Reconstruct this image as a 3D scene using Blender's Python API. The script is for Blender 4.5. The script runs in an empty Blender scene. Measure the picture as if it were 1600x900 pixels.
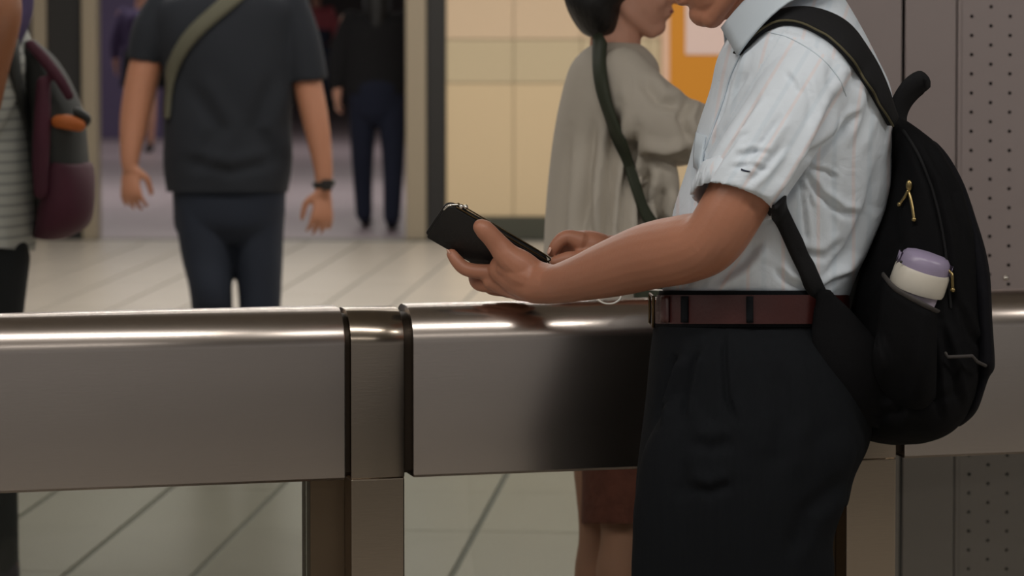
import bpy, bmesh, math, random
import numpy as np
from mathutils import Vector, Matrix
from mathutils.bvhtree import BVHTree
random.seed(4); rng = np.random.default_rng(7)

# ------------------------------------------------------------------ camera
F, H, PITCH = 5000.0, 1.445, math.radians(2.5)      # focal length in px (1600 wide), eye height, downward tilt
PPY = 3 + F * math.tan(PITCH)
cam_d = bpy.data.cameras.new('camera'); cam = bpy.data.objects.new('camera', cam_d)
bpy.context.scene.collection.objects.link(cam)
cam.location = (0, 0, H); cam.rotation_euler = (math.pi/2 - PITCH, 0, 0)
cam_d.sensor_width = 36; cam_d.lens = F/1600*36
cam_d.shift_y = (PPY - 450)/1600
cam_d.clip_start = .1; cam_d.clip_end = 200
cam_d.dof.use_dof = True; cam_d.dof.focus_distance = 4.62; cam_d.dof.aperture_fstop = 7.5
sc = bpy.context.scene; sc.camera = cam

# ------------------------------------------------------------------ light and exposure
world = bpy.data.worlds.new('station_air'); sc.world = world; world.use_nodes = True
world.node_tree.nodes['Background'].inputs[0].default_value = (.80, .77, .76, 1)
world.node_tree.nodes['Background'].inputs[1].default_value = .30
sc.view_settings.view_transform = 'Standard'; sc.view_settings.look = 'None'
sc.view_settings.gamma = 1; sc.view_settings.use_curve_mapping = False
sc.view_settings.exposure = 0.0
LIGHTS = [  # x, y, length along x, width, watts
    (-1.65, 3.05, 5.6, .12, 82), (3.6, 3.05, 3.3, .12, 58), (-0.6, -0.8, 6.0, .30, 55), (0.0, 7.4, 6.0, .20, 26), (0.0, 9.6, 6.0, .30, 62), (0.0, 12.0, 6.0, .3, 80),
    (0.0, 14.6, 7.0, .3, 120), (1.0, 17.4, 7.0, .3, 110), (-2.0, 24.0, 7.0, .4, 105), (-2.0, 31.0, 7.0, .4, 80)]
CEIL = 2.95

# ------------------------------------------------------------------ projection helpers
X = Vector((1,0,0)); UP = Vector((0, math.sin(PITCH), math.cos(PITCH))); FW = Vector((0, math.cos(PITCH), -math.sin(PITCH)))
EYE = Vector((0,0,H))
def ray(px, py): return (X*((px-800)/F) + UP*(-(py-PPY)/F) + FW)
def at(px, py, D):
    d = ray(px, py); return EYE + d*(D/d.y)
def ground(px, py, z=0.0):
    d = ray(px, py); return EYE + d*((z-H)/d.z)
def proj(v):                                           # numpy (n,3) -> px, py
    r = v - np.array(EYE); x = r[:,0]; u = r@np.array(UP); w = r@np.array(FW)
    return 800 + F*x/w, PPY - F*u/w

# ------------------------------------------------------------------ materials
def lin(c): return tuple(((v/255)/12.92 if v/255 <= .04045 else ((v/255+.055)/1.055)**2.4) for v in c)
MATS = {}
def mat(name, rgb, rough=.6, metal=0, var=.0, vscale=8, bump=0, bscale=60, sheen=0, stretch=(1,1,1), spec=.5, sub=0, coat=0, aniso=0):
    if name in MATS: return MATS[name]
    m = bpy.data.materials.new(name); m.use_nodes = True; nt = m.node_tree; b = nt.nodes['Principled BSDF']
    c = (*lin(rgb), 1)
    b.inputs['Base Color'].default_value = c; b.inputs['Roughness'].default_value = rough; b.inputs['Metallic'].default_value = metal
    b.inputs['Specular IOR Level'].default_value = spec
    if sheen: b.inputs['Sheen Weight'].default_value = sheen; b.inputs['Sheen Roughness'].default_value = .5
    if sub: b.inputs['Subsurface Weight'].default_value = sub; b.inputs['Subsurface Radius'].default_value = (.02,.008,.004); b.inputs['Subsurface Scale'].default_value = .5
    if coat: b.inputs['Coat Weight'].default_value = coat
    tc = nt.nodes.new('ShaderNodeTexCoord'); mp = nt.nodes.new('ShaderNodeMapping'); mp.inputs['Scale'].default_value = stretch
    nt.links.new(tc.outputs['Object'], mp.inputs[0])
    if var:
        n = nt.nodes.new('ShaderNodeTexNoise'); n.inputs['Scale'].default_value = vscale; n.inputs['Detail'].default_value = 5
        nt.links.new(mp.outputs[0], n.inputs['Vector'])
        mx = nt.nodes.new('ShaderNodeMix'); mx.data_type = 'RGBA'
        mx.inputs[6].default_value = tuple(v*(1-var) for v in c[:3])+(1,); mx.inputs[7].default_value = tuple(min(1,v*(1+var)) for v in c[:3])+(1,)
        nt.links.new(n.outputs[0], mx.inputs[0]); nt.links.new(mx.outputs[2], b.inputs['Base Color'])
    if bump:
        n2 = nt.nodes.new('ShaderNodeTexNoise'); n2.inputs['Scale'].default_value = bscale; n2.inputs['Detail'].default_value = 4
        nt.links.new(mp.outputs[0], n2.inputs['Vector'])
        bp = nt.nodes.new('ShaderNodeBump'); bp.inputs['Strength'].default_value = bump; bp.inputs['Distance'].default_value = .01
        nt.links.new(n2.outputs[0], bp.inputs['Height']); nt.links.new(bp.outputs[0], b.inputs['Normal'])
    MATS[name] = m; return m
def steel(name, rgb, rough=.3):
    m = mat(name, rgb, rough, 1, var=.05, vscale=2, bump=.006, bscale=40, stretch=(1,1,10))
    return m
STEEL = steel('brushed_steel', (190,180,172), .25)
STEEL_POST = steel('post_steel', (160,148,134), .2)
STEEL_DARK = mat('dark_gap_steel', (46,38,30), .45, .8)
PILLAR = mat('pillar_steel_sheet', (172,160,158), .45, .7, var=.05, vscale=2, bump=.02, bscale=30)
SKIN = mat('skin_tan', (166,114,90), .46, var=.10, vscale=14, bump=.05, bscale=160, sub=.12, spec=.4)
SKIN2 = mat('skin_light', (200,150,128), .5, var=.08, vscale=14, sub=.1, spec=.35)
NAIL = mat('fingernail', (216,170,150), .3)
HAIR = mat('black_hair', (14,12,12), .45, bump=.5, bscale=90, stretch=(1,1,.15))
EYEW = mat('eye_white', (225,220,215), .2); IRIS = mat('dark_iris', (28,18,12), .15)
LIPS = mat('lips', (150,84,76), .4)
TROUSER = mat('charcoal_trouser_cloth', (16,18,21), .9, var=.2, vscale=6, bump=.12, bscale=14, spec=.12, stretch=(30,30,1))
BELT = mat('red_brown_leather', (54,19,17), .42, var=.15, vscale=20, bump=.05, bscale=200)
BRASS = mat('aged_brass', (150,132,90), .3, 1)
CHROME = mat('bright_metal', (225,220,212), .15, 1)
PACK = mat('black_pack_nylon', (7,7,9), .85, var=.3, vscale=10, bump=.25, bscale=25, spec=.14)
PACK2 = mat('navy_black_nylon', (8,8,14), .8, var=.2, vscale=10, bump=.25, bscale=22, spec=.16)
STRAPM = mat('padded_strap_cloth', (17,17,19), .85, bump=.1, bscale=300, spec=.3)
PIPING = mat('olive_piping', (74,68,44), .7)
RIM = mat('grey_elastic_rim', (52,48,46), .8)
LILAC = mat('lilac_plastic', (138,128,152), .35); LILAC2 = mat('pale_lilac_plastic', (176,166,182), .3)
OFFW = mat('offwhite_plastic', (190,184,172), .4)
LEATHER = mat('black_wallet_leather', (20,19,19), .5, bump=.08, bscale=220, spec=.4)
BRONZE = mat('bronze_frame', (92,76,52), .3, 1)
WHITE = mat('white_cable_rubber', (225,222,215), .4)
CREAM = mat('cream_enamel_panel', (204,182,146), .45, var=.03, vscale=1.2)
CREAM3 = mat('pinkish_cream_panel', (206,182,152), .45, var=.03, vscale=1.2)
CREAM2 = mat('greenish_cream_band', (192,176,144), .4, var=.03, vscale=1.2)
JOINTM = mat('wall_joint', (182,164,132), .7)
BASEB = mat('dark_skirting', (62,62,50), .5)
TILE = mat('pale_stone_tile', (176,168,156), .30, var=.08, vscale=1.6, bump=.02, bscale=20)
GROUT = mat('dark_grout', (128,126,119), .8)
FARFLOOR = mat('mauve_grey_floor', (158,144,150), .38, var=.08, vscale=.8)
FRAMEB = mat('beige_metal_frame', (150,138,118), .4, .3)
FRAMED = mat('black_door_edge', (22,20,18), .5)
CEILM = mat('ceiling_panel', (170,166,160), .8)
PURPLE = mat('violet_wall', (92,80,112), .6, var=.15, vscale=1.0)
FARGREY = mat('far_grey_wall', (84,78,78), .7, var=.15, vscale=.8)
YELLOW = mat('amber_sign_board', (198,130,20), .6); PAPER = mat('pinkish_paper', (214,190,182), .7)
PALEPINK = mat('pale_sign_edge', (214,176,150), .6)
NAVY = mat('dark_slate_tshirt', (27,31,38), .9, var=.2, vscale=4, bump=.2, bscale=9)
JEANS = mat('dark_blue_denim', (20,28,42), .85, var=.25, vscale=7, bump=.15, bscale=30)
JEANS2 = mat('deep_indigo_denim', (18,25,46), .9)
OLIVE = mat('khaki_webbing', (90,88,72), .8, bump=.1, bscale=200)
TUNIC = mat('grey_beige_linen', (198,190,177), .9, var=.08, vscale=6, bump=.2, bscale=10)
GREENSTRAP = mat('dark_olive_strap', (50,56,40), .7); 
SKIRT = mat('rust_lace_skirt', (122,72,60), .9, var=.35, vscale=40, bump=.6, bscale=70)
BLACKCLOTH = mat('black_cloth', (13,13,17), .9)
SHOE = mat('black_shoe_leather', (18,17,17), .45); SHOEW = mat('white_trainer', (200,198,196), .6)
BURG = mat('burgundy_nylon', (66,20,38), .8, var=.25, vscale=14); CHARN = mat('charcoal_nylon', (44,46,44), .8, var=.2, vscale=8)
ORANGE = mat('orange_patch', (176,94,36), .6)
PLUM = mat('plum_cloth', (70,58,92), .85); PINKC = mat('pink_cloth', (190,96,104), .85)
WATCHM = mat('dark_watch_rubber', (30,32,30), .5)

def glass_mat():
    m = bpy.data.materials.new('tinted_barrier_glass'); m.use_nodes = True; nt = m.node_tree; nt.nodes.clear()
    o = nt.nodes.new('ShaderNodeOutputMaterial'); t = nt.nodes.new('ShaderNodeBsdfTransparent'); g = nt.nodes.new('ShaderNodeBsdfGlossy')
    t.inputs[0].default_value = (.665,.685,.655,1); g.inputs[1].default_value = .03
    fr = nt.nodes.new('ShaderNodeFresnel'); fr.inputs[0].default_value = 1.45; mx = nt.nodes.new('ShaderNodeMixShader')
    nt.links.new(fr.outputs[0], mx.inputs[0]); nt.links.new(t.outputs[0], mx.inputs[1]); nt.links.new(g.outputs[0], mx.inputs[2]); nt.links.new(mx.outputs[0], o.inputs[0])
    return m
GLASS = glass_mat()
def stripe_mat(name, base, lines, attr='stripe', bump=.2):
    """base colour with thin soft stripes driven by a cloth coordinate stored on the mesh"""
    m = bpy.data.materials.new(name); m.use_nodes = True; nt = m.node_tree; b = nt.nodes['Principled BSDF']
    a = nt.nodes.new('ShaderNodeAttribute'); a.attribute_name = attr
    fr = nt.nodes.new('ShaderNodeMath'); fr.operation = 'FRACT'; nt.links.new(a.outputs['Fac'], fr.inputs[0])
    cr = nt.nodes.new('ShaderNodeValToRGB'); nt.links.new(fr.outputs[0], cr.inputs[0])
    e = cr.color_ramp.elements; e[0].position = 0; e[0].color = (*lin(base),1); e[1].position = 1; e[1].color = (*lin(base),1)
    for pos, w, col in lines:
        for p, c in ((pos-w, base), (pos-w*.4, col), (pos+w*.4, col), (pos+w, base)):
            k = e.new(min(max(p,0),1)); k.color = (*lin(c),1)
    nt.links.new(cr.outputs[0], b.inputs['Base Color']); b.inputs['Roughness'].default_value = .8; b.inputs['Specular IOR Level'].default_value = .25
    tc = nt.nodes.new('ShaderNodeTexCoord')
    n = nt.nodes.new('ShaderNodeTexNoise'); n.inputs['Scale'].default_value = 26; n.inputs['Detail'].default_value = 3; n.inputs['Distortion'].default_value = 1.2
    nt.links.new(tc.outputs['Object'], n.inputs['Vector'])
    bp = nt.nodes.new('ShaderNodeBump'); bp.inputs['Strength'].default_value = bump; bp.inputs['Distance'].default_value = .012
    nt.links.new(n.outputs[0], bp.inputs['Height']); nt.links.new(bp.outputs[0], b.inputs['Normal'])
    return m
SHIRTM = stripe_mat('pale_striped_shirt_cotton', (204,212,220), [(.25,.07,(209,205,208)), (.70,.10,(196,206,215))], bump=.16)
TEEM = stripe_mat('grey_striped_knit', (172,174,168), [(.5,.22,(142,145,141))], bump=.1)

# ------------------------------------------------------------------ object helpers
ROOT = {}
def link(o): sc.collection.objects.link(o)
def thing(name, label, cat, loc, group=None):
    o = bpy.data.objects.new(name, None); link(o); o.location = loc; o['label'] = label; o['category'] = cat
    if group: o['group'] = group
    ROOT[o] = Vector(loc); o.empty_display_size = .1
    return o
def finish(name, me, m, parent=None, smooth=True, label=None):
    """link a mesh whose vertices are in world metres; parts are stored relative to their thing"""
    if parent is not None:
        me.transform(Matrix.Translation(-ROOT[parent]))
    me.materials.clear()
    for k in (m if isinstance(m, (list,tuple)) else [m]): me.materials.append(k)
    if smooth is not None:
        me.polygons.foreach_set('use_smooth', [smooth]*len(me.polygons))
    o = bpy.data.objects.new(name, me); link(o)
    if parent is not None: o.parent = parent; ROOT[o] = ROOT[parent]
    if label: o['label'] = label
    return o
def from_bm(bm, name='m'):
    bmesh.ops.recalc_face_normals(bm, faces=bm.faces)
    me = bpy.data.meshes.new(name); bm.to_mesh(me); bm.free(); return me
def obj(name, bm, m, parent=None, smooth=True, label=None): return finish(name, from_bm(bm, name), m, parent, smooth, label)
def sharp(o, deg=35):
    o.data.set_sharp_from_angle(angle=math.radians(deg)); return o
def struct(o): o['kind'] = 'structure'; return o
def tag(o, label, cat, group=None):
    o['label'] = label; o['category'] = cat
    if group: o['group'] = group
    return o

def box(bm, a, b, bev=0, rot=None, cen=None):
    r = bmesh.ops.create_cube(bm, size=1); vs = r['verts']
    for v in vs: v.co = Vector([a[i] + (v.co[i]+.5)*(b[i]-a[i]) for i in range(3)])
    if bev:
        es = list({e for v in vs for e in v.link_edges})
        rr = bmesh.ops.bevel(bm, geom=es, offset=bev, segments=2, affect='EDGES', profile=.6)
        vs = list({v for f in rr['faces'] for v in f.verts} | {v for v in vs if v.is_valid})
    if rot is not None:
        allv = set(vs); stack = list(vs)
        while stack:
            v = stack.pop()
            for e in v.link_edges:
                w = e.other_vert(v)
                if w not in allv: allv.add(w); stack.append(w)
        for v in allv: v.co = cen + rot @ (v.co - cen)
    return vs
def frame_box(bm, o, ax, ay, az, lo, hi, bev=0):
    """box in a local frame o + ax,ay,az"""
    r = bmesh.ops.create_cube(bm, size=1); vs = r['verts']
    M = Matrix((ax, ay, az)).transposed()
    for v in vs: v.co = o + M @ Vector([lo[i] + (v.co[i]+.5)*(hi[i]-lo[i]) for i in range(3)])
    if bev:
        es = list({e for v in vs for e in v.link_edges})
        bmesh.ops.bevel(bm, geom=es, offset=bev, segments=2, affect='EDGES', profile=.6)
def skin_rings(bm, rings, cap=True, close=False):
    vr = [[bm.verts.new(p) for p in r] for r in rings]; n = len(vr[0])
    rng_ = range(len(vr)) if close else range(len(vr)-1)
    for i in rng_:
        a, b = vr[i], vr[(i+1) % len(vr)]
        for k in range(n): bm.faces.new((a[k], a[(k+1)%n], b[(k+1)%n], b[k]))
    if cap and not close:
        bm.faces.new(vr[0][::-1]); bm.faces.new(vr[-1])
    return vr
def cr(P, per):
    """Catmull-Rom through tuples"""
    P = np.array(P, float); out = []
    for i in range(len(P)-1):
        p0 = P[max(i-1,0)]; p1 = P[i]; p2 = P[i+1]; p3 = P[min(i+2,len(P)-1)]
        for k in range(per):
            t = k/per
            out.append(.5*((2*p1)+(-p0+p2)*t+(2*p0-5*p1+4*p2-p3)*t*t+(-p0+3*p1-3*p2+p3)*t**3))
    out.append(P[-1]); return np.array(out)
def tube(bm, pts, seg=14, per=5, flat=1.0, flat_axis=None, round_ends=True):
    """pts: (x,y,z,r) world; flat scales the section along flat_axis"""
    Q = cr(pts, per) if len(pts) > 2 or per > 1 else np.array(pts, float)
    if len(pts) == 2: Q = np.array([np.array(pts[0])*(1-t)+np.array(pts[1])*t for t in np.linspace(0,1,5)])
    C = [Vector(q[:3]) for q in Q]; R = [max(q[3], 1e-4) for q in Q]
    T = []
    for i in range(len(C)):
        t = C[min(i+1,len(C)-1)] - C[max(i-1,0)]; T.append(t.normalized() if t.length > 1e-9 else Vector((0,0,1)))
    ref = flat_axis.normalized() if flat_axis is not None else (Vector((0,1,0)) if abs(T[0].y) < .9 else X)
    rings = []
    def ring(c, t, r):
        nonlocal ref
        u = ref - t*ref.dot(t); u.normalize(); w = t.cross(u); 
        if flat_axis is None: ref = u
        return [c + u*(math.cos(a)*r*flat) + w*(math.sin(a)*r) for a in [2*math.pi*k/seg for k in range(seg)]]
    if round_ends:
        for a in (80, 55, 28): 
            a = math.radians(a); rings.append(ring(C[0]-T[0]*R[0]*math.sin(a), T[0], R[0]*math.cos(a)))
    for c, t, r in zip(C, T, R): rings.append(ring(c, t, r))
    if round_ends:
        for a in (28, 55, 80):
            a = math.radians(a); rings.append(ring(C[-1]+T[-1]*R[-1]*math.sin(a), T[-1], R[-1]*math.cos(a)))
    skin_rings(bm, rings)
def ptube(bm, pts, **k):
    """pts: (px, py, depth, radius in px) -> a tube in the world"""
    tube(bm, [(*at(p[0],p[1],p[2]), p[3]*p[2]/F) for p in pts], **k)
def ell(bm, c, r, axes=None, seg=20):
    M = Matrix(axes).transposed() if axes else Matrix.Identity(3)
    res = bmesh.ops.create_uvsphere(bm, u_segments=seg, v_segments=seg//2, radius=1)
    for v in res['verts']: v.co = Vector(c) + M @ Vector((v.co.x*r[0], v.co.y*r[1], v.co.z*r[2]))
def rings_px(rows, seg=64, per=5, grow=0.0):
    """rows (py, x_left, x_right, depth, half_depth[, exponent]) -> horizontal super-elliptic rings"""
    rows = [tuple(r)+(2.2,) if len(r) == 5 else r for r in rows]
    out = []
    for y, xl, xr, D, hd, ex in cr(rows, per):
        c = at((xl+xr)/2, y, D); rx = (xr-xl)/2*D/F+grow; ry = hd+grow
        r = []
        for k in range(seg):
            a = 2*math.pi*k/seg; ca, sa = math.cos(a), math.sin(a)
            yy = c.y + ry*math.copysign(abs(sa)**(2/ex), sa)
            r.append(Vector((c.x + rx*math.copysign(abs(ca)**(2/ex), ca), yy, H-(H-c.z)*yy/c.y)))    # hems and waistlines dip a few degrees towards the rail
        out.append(r)
    return out
def loft(bm, rows, **k): skin_rings(bm, rings_px(rows, **k))

def remesh(bm, voxel, smooth=4, factor=.5):
    """weld overlapping closed shells into one continuous surface"""
    me = from_bm(bm); o = bpy.data.objects.new('tmp', me); link(o)
    m = o.modifiers.new('r', 'REMESH'); m.mode = 'VOXEL'; m.voxel_size = voxel
    if smooth: s = o.modifiers.new('s', 'SMOOTH'); s.factor = factor; s.iterations = smooth
    dg = bpy.context.evaluated_depsgraph_get(); dg.update()
    new = bpy.data.meshes.new_from_object(o.evaluated_get(dg))
    bpy.data.objects.remove(o); bpy.data.meshes.remove(me); return new
def cut_ptube(bm, pts, co, no, **k):
    b2 = bmesh.new(); ptube(b2, pts, **k)
    bmesh.ops.bisect_plane(b2, geom=list(b2.verts)+list(b2.edges)+list(b2.faces), plane_co=co, plane_no=no, clear_outer=True)
    bmesh.ops.holes_fill(b2, edges=[e for e in b2.edges if e.is_boundary], sides=0)
    me = from_bm(b2); bm.from_mesh(me); bpy.data.meshes.remove(me)
def recess(me, pc, n, radius, depth):
    """hollow out the end of a sleeve"""
    co = vco(me); no = vno(me); n_ = np.array(n); r = co - np.array(pc); h = r@n_; rad = np.linalg.norm(r - h[:,None]*n_, axis=1)
    s = (np.abs(h) < .008) & (no@n_ > .5) & (rad < radius*1.25); w = np.clip((radius-rad)/(.08*radius), 0, 1)*s
    setco(me, co - (w*depth)[:,None]*n_)
def vco(me):
    a = np.empty(len(me.vertices)*3); me.vertices.foreach_get('co', a); return a.reshape(-1,3)
def vno(me):
    a = np.empty(len(me.vertices)*3); me.vertices.foreach_get('normal', a); return a.reshape(-1,3)
def setco(me, a): me.vertices.foreach_set('co', a.ravel()); me.update()
def polydist(px, py, line):
    best = np.full(len(px), 1e9); side = np.zeros(len(px)); tpar = np.zeros(len(px)); n = len(line)-1
    for i in range(n):
        ax, ay = line[i]; bx, by = line[i+1]; dx, dy = bx-ax, by-ay; L = dx*dx+dy*dy
        t = np.clip(((px-ax)*dx+(py-ay)*dy)/L, 0, 1)
        d = np.hypot(px-ax-t*dx, py-ay-t*dy); s = (px-ax)*dy-(py-ay)*dx
        u = d < best; best[u] = d[u]; side[u] = np.sign(s[u]); tpar[u] = ((i+t)/n)[u]
    return best, side, tpar
def folds(me, lst, near=True):
    """press cloth folds: (polyline px, width px, depth m); valley on the line, softer swell beside it"""
    co = vco(me); no = vno(me); px, py = proj(co); disp = np.zeros(len(co))
    w_near = np.clip(-no[:,1]*2+.3, 0, 1) if near else 1
    for line, w, dep in lst:
        d, s, t = polydist(px, py, line)
        fade = np.clip(np.minimum(t, 1-t)*5, .12, 1)
        disp += fade*dep*(-np.exp(-(d/w)**2) + .75*np.exp(-((d*s-1.7*w)/(1.1*w))**2))
    setco(me, co + no*(disp*w_near)[:,None])
def lumps(me, amp, scale, seed=1, stretch=(1,1,1)):
    """gentle low-frequency unevenness of cloth"""
    r = np.random.default_rng(seed); co = vco(me); no = vno(me); d = np.zeros(len(co))
    for k in range(14):
        v = r.normal(size=3); v /= np.linalg.norm(v); v = v*np.array(stretch)*scale*(0.5+r.random()*1.2)
        d += np.sin(co@v + r.random()*6.28)
    setco(me, co + no*(d/14*amp*2)[:,None])
def tn(py, s=1): return (X.cross(ray(0, py)*1.0) if False else Vector((0,-(ray(800,py).z),ray(800,py).y))).normalized()*s
def cut(me, co, no, cen=None, rad=None):
    """slice off what lies on the normal side of a plane, within rad of cen"""
    bm = bmesh.new(); bm.from_mesh(me)
    if cen is not None:
        fs = [f for f in bm.faces if (f.calc_center_median()-cen).length < rad]
    else: fs = list(bm.faces)
    g = list({v for f in fs for v in f.verts}) + list({e for f in fs for e in f.edges}) + fs
    bmesh.ops.bisect_plane(bm, geom=g, plane_co=co, plane_no=no, clear_outer=True)
    bm.to_mesh(me); bm.free(); me.update()
def bvh_of(me): return BVHTree.FromPolygons([v.co.copy() for v in me.vertices], [tuple(p.vertices) for p in me.polygons])
def hit(b, px, py, D=4.5, off=.0):
    d = ray(px, py).normalized(); h = b.ray_cast(EYE, d)
    if h[0] is None:
        p = at(px, py, D); q = b.find_nearest(p)
        if q[0] is not None and (q[0]-p).length < .06: return q[0] + (p-q[0]).normalized()*max(off,.002), (p-q[0]).normalized()
        return p, Vector((0,-1,0))
    n = h[1] if h[1].dot(d) < 0 else -h[1]
    return h[0] + n*off, n
def resample(line, n):
    P = cr(line, 8); s = np.concatenate([[0], np.cumsum(np.linalg.norm(np.diff(P,axis=0),axis=1))])
    t = np.linspace(0, s[-1], n); return np.array([[np.interp(v, s, P[:,k]) for k in range(P.shape[1])] for v in t])
def ribbon(bm, b, e1, e2, n=40, m=4, off=.006, th=.005, D=4.5, dive=0, sm=3):
    """a strap between two outlines laid on the surface b, with thickness"""
    A = resample(e1, n); B = resample(e2, n); top = []; bot = []
    for a, c in zip(A, B):
        r1, r2 = [], []
        for k in range(m+1):
            q = a*(1-k/m)+c*k/m; p, nn = hit(b, q[0], q[1], D); bulge = math.sin(math.pi*k/m)*.0015
            r1.append((p, nn, bulge))
        top.append([p + nn*(off+bl) for p, nn, bl in r1]); bot.append([p + nn*(off-th) for p, nn, bl in r1])
    # even out depth along the strap
    for g in (top, bot):
        for _ in range(sm):
            h = [[v.copy() for v in r] for r in g]
            for i in range(1, n-1):
                for k in range(m+1): g[i][k] = (h[i-1][k]+h[i+1][k])*.25 + h[i][k]*.5
    for i in range(dive):
        for g in (top, bot):
            for k in range(m+1): g[i][k] = g[i][k] + Vector((0,1,0))*(.014*(1-i/dive))
    rings = [t + bt[::-1] for t, bt in zip(top, bot)]
    skin_rings(bm, rings)
def pline(bm, b, line, r, off=.002, n=30, D=4.5, seg=8):
    L = resample(line, n); pts = []
    for q in L:
        p, nn = hit(b, q[0], q[1], D, off); pts.append((*p, r))
    tube(bm, pts, seg=seg, per=1)

# ------------------------------------------------------------------ anatomy helpers
def head_shell(bm, c, fwd, up, h):
    f = fwd.normalized(); u = (up - f*up.dot(f)).normalized(); s = f.cross(u); ax = (f, s, u)
    P = lambda a, b_, d: c + f*(a*h) + s*(b_*h) + u*(d*h)
    ell(bm, P(-.06,0,.14), (.40*h,.33*h,.36*h), ax); ell(bm, P(.12,0,-.12), (.27*h,.255*h,.34*h), ax)
    ell(bm, P(.24,0,-.36), (.13*h,.12*h,.10*h), ax)
    for k in (-1,1):
        tube(bm, [(*P(-.04,.22*k,-.14), .07*h), (*P(.06,.2*k,-.28), .07*h), (*P(.24,.06*k,-.40), .075*h)], per=3)
        ell(bm, P(-.03,.335*k,-.02), (.085*h,.03*h,.13*h), ax, 12)
        ell(bm, P(.29,.14*k,-.12), (.08*h,.1*h,.1*h), ax, 12)
    tube(bm, [(*P(.36,0,.06), .035*h), (*P(.42,0,-.03), .045*h), (*P(.45,0,-.10), .055*h)], per=3)
    ell(bm, P(.33,0,.08), (.06*h,.22*h,.05*h), ax, 14)
    ell(bm, P(.375,0,-.205), (.05*h,.10*h,.028*h), ax, 12); ell(bm, P(.36,0,-.25), (.05*h,.09*h,.03*h), ax, 12)
    return P, ax
def face_bits(P, ax, h, parent, body):
    for k in (-1,1):
        bm = bmesh.new(); ell(bm, P(.325,.135*k,.02), (.055*h,.06*h,.05*h), ax, 14); e = obj('eye', bm, EYEW, body)
        bm = bmesh.new(); ell(bm, P(.368,.135*k,.015), (.016*h,.026*h,.026*h), ax, 12); obj('iris', bm, IRIS, None if e is None else body)
def hand_shell(bm, w, d, pn, L=.18, curl=.5, thumb=1, spread=.1):
    """w wrist, d direction of the hand, pn palm normal; five fingers"""
    d = d.normalized(); pn = (pn - d*pn.dot(d)).normalized(); s = d.cross(pn)*thumb     # s points to the thumb side
    k = L/.18
    tube(bm, [(*w, .024*k), (*(w+d*.035*k), .034*k), (*(w+d*.08*k), .038*k)], flat=.42, flat_axis=pn, per=4)
    lens = (.072, .08, .074, .058)
    for i in range(4):
        a = (1.5-i)*.0195*k; base = w + d*(.078*k) + s*a; di = (d + s*((1.5-i)*spread)).normalized()
        p = base; pts = [(*p, .0095*k)]; ang = curl*.5
        for j, fr in enumerate((.45,.32,.26)):
            dd = di*math.cos(ang) + pn*math.sin(ang); p = p + dd*(lens[i]*fr*k); pts.append((*p, (.0088-.0009*j)*k)); ang += curl*(.8)
        tube(bm, pts, seg=10, per=3)
    b0 = w + d*(.02*k) + s*(.022*k); b1 = b0 + (d*.55+s*.6+pn*.35).normalized()*.042*k; b2 = b1 + (d*.85+s*.15+pn*.35).normalized()*.032*k; b3 = b2 + (d*.9+pn*.4).normalized()*.024*k
    tube(bm, [(*b0,.015*k),(*b1,.012*k),(*b2,.0105*k),(*b3,.009*k)], seg=10, per=3)
def shoe_mesh(bm, heel, d, L=.27):
    d = Vector((d.x,d.y,0)).normalized(); s = Vector((-d.y,d.x,0)); z = Vector((0,0,1))
    rows = [(-.02,.028,.045,.075),(.03,.036,.05,.085),(.09,.036,.045,.078),(.15,.043,.034,.06),(.21,.045,.024,.042),(.255,.034,.02,.034),(.275,.012,.018,.026)]
    rings = []
    for a, w, zc, hz in rows:
        r = []
        for k in range(16):
            t = 2*math.pi*k/16; zz = zc + math.sin(t)*hz*.5
            r.append(heel + d*(a*L/.27) + s*(math.cos(t)*w) + z*(max(zz,.0) ))
        rings.append(r)
    skin_rings(bm, rings)

# ================================================================== THE SETTING
def slab(name, a, b, m, bev=0):
    bm = bmesh.new(); box(bm, a, b, bev); return struct(obj(name, bm, m, smooth=False))
floor = slab('floor', (-18,-9,-.12), (18,19.62,-.006), GROUT)
ROOT[floor] = Vector((0,0,0))
far_floor = slab('floor', (-9,19.62,-.12), (9,48,-.002), FARFLOOR)
# tiles: long narrow slabs running away from the viewer, wide joints along, hairline joints across
g = Vector((.078,1,0)).normalized(); cdir = Vector((g.y,-g.x,0)); TW, TL = .325, .70
o0 = ground(435, 765)
cells = []
for i in range(-34, 36):
    for j in range(-16, 21):
        c = o0 + cdir*((i+.5)*TW) + g*((j+.5)*TL + (i % 2)*TL*0)
        if not (-6 < c.x < 6 and 1.2 < c.y < 19.2): continue
        vis = 7.4 < c.y and abs(c.x) < .16*c.y + .2
        cells.append((vis, c.y, c))
vis = sorted([c for c in cells if c[0]], key=lambda t: t[1]); rest = [c for c in cells if not c[0]] + vis[296:]; vis = vis[:296]
def tile_bm(bm, c, jx=.009, jy=.0015):
    frame_box(bm, c, cdir, g, Vector((0,0,1)), (-TW/2+jx,-TL/2+jy,-.02), (TW/2-jx,TL/2-jy,0), .0)
bm = bmesh.new(); tile_bm(bm, Vector((0,0,0))); tme = from_bm(bm, 'tile'); tme.materials.append(TILE)
for _, _, c in vis:
    o = bpy.data.objects.new('tile', tme); link(o); o.location = c + Vector((0,0,random.uniform(-.0006,.0006))); o.parent = floor
bm = bmesh.new()
for _, _, c in rest: tile_bm(bm, c)
o = obj('tile', bm, TILE, floor, smooth=False); o['kind'] = 'stuff'

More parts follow.
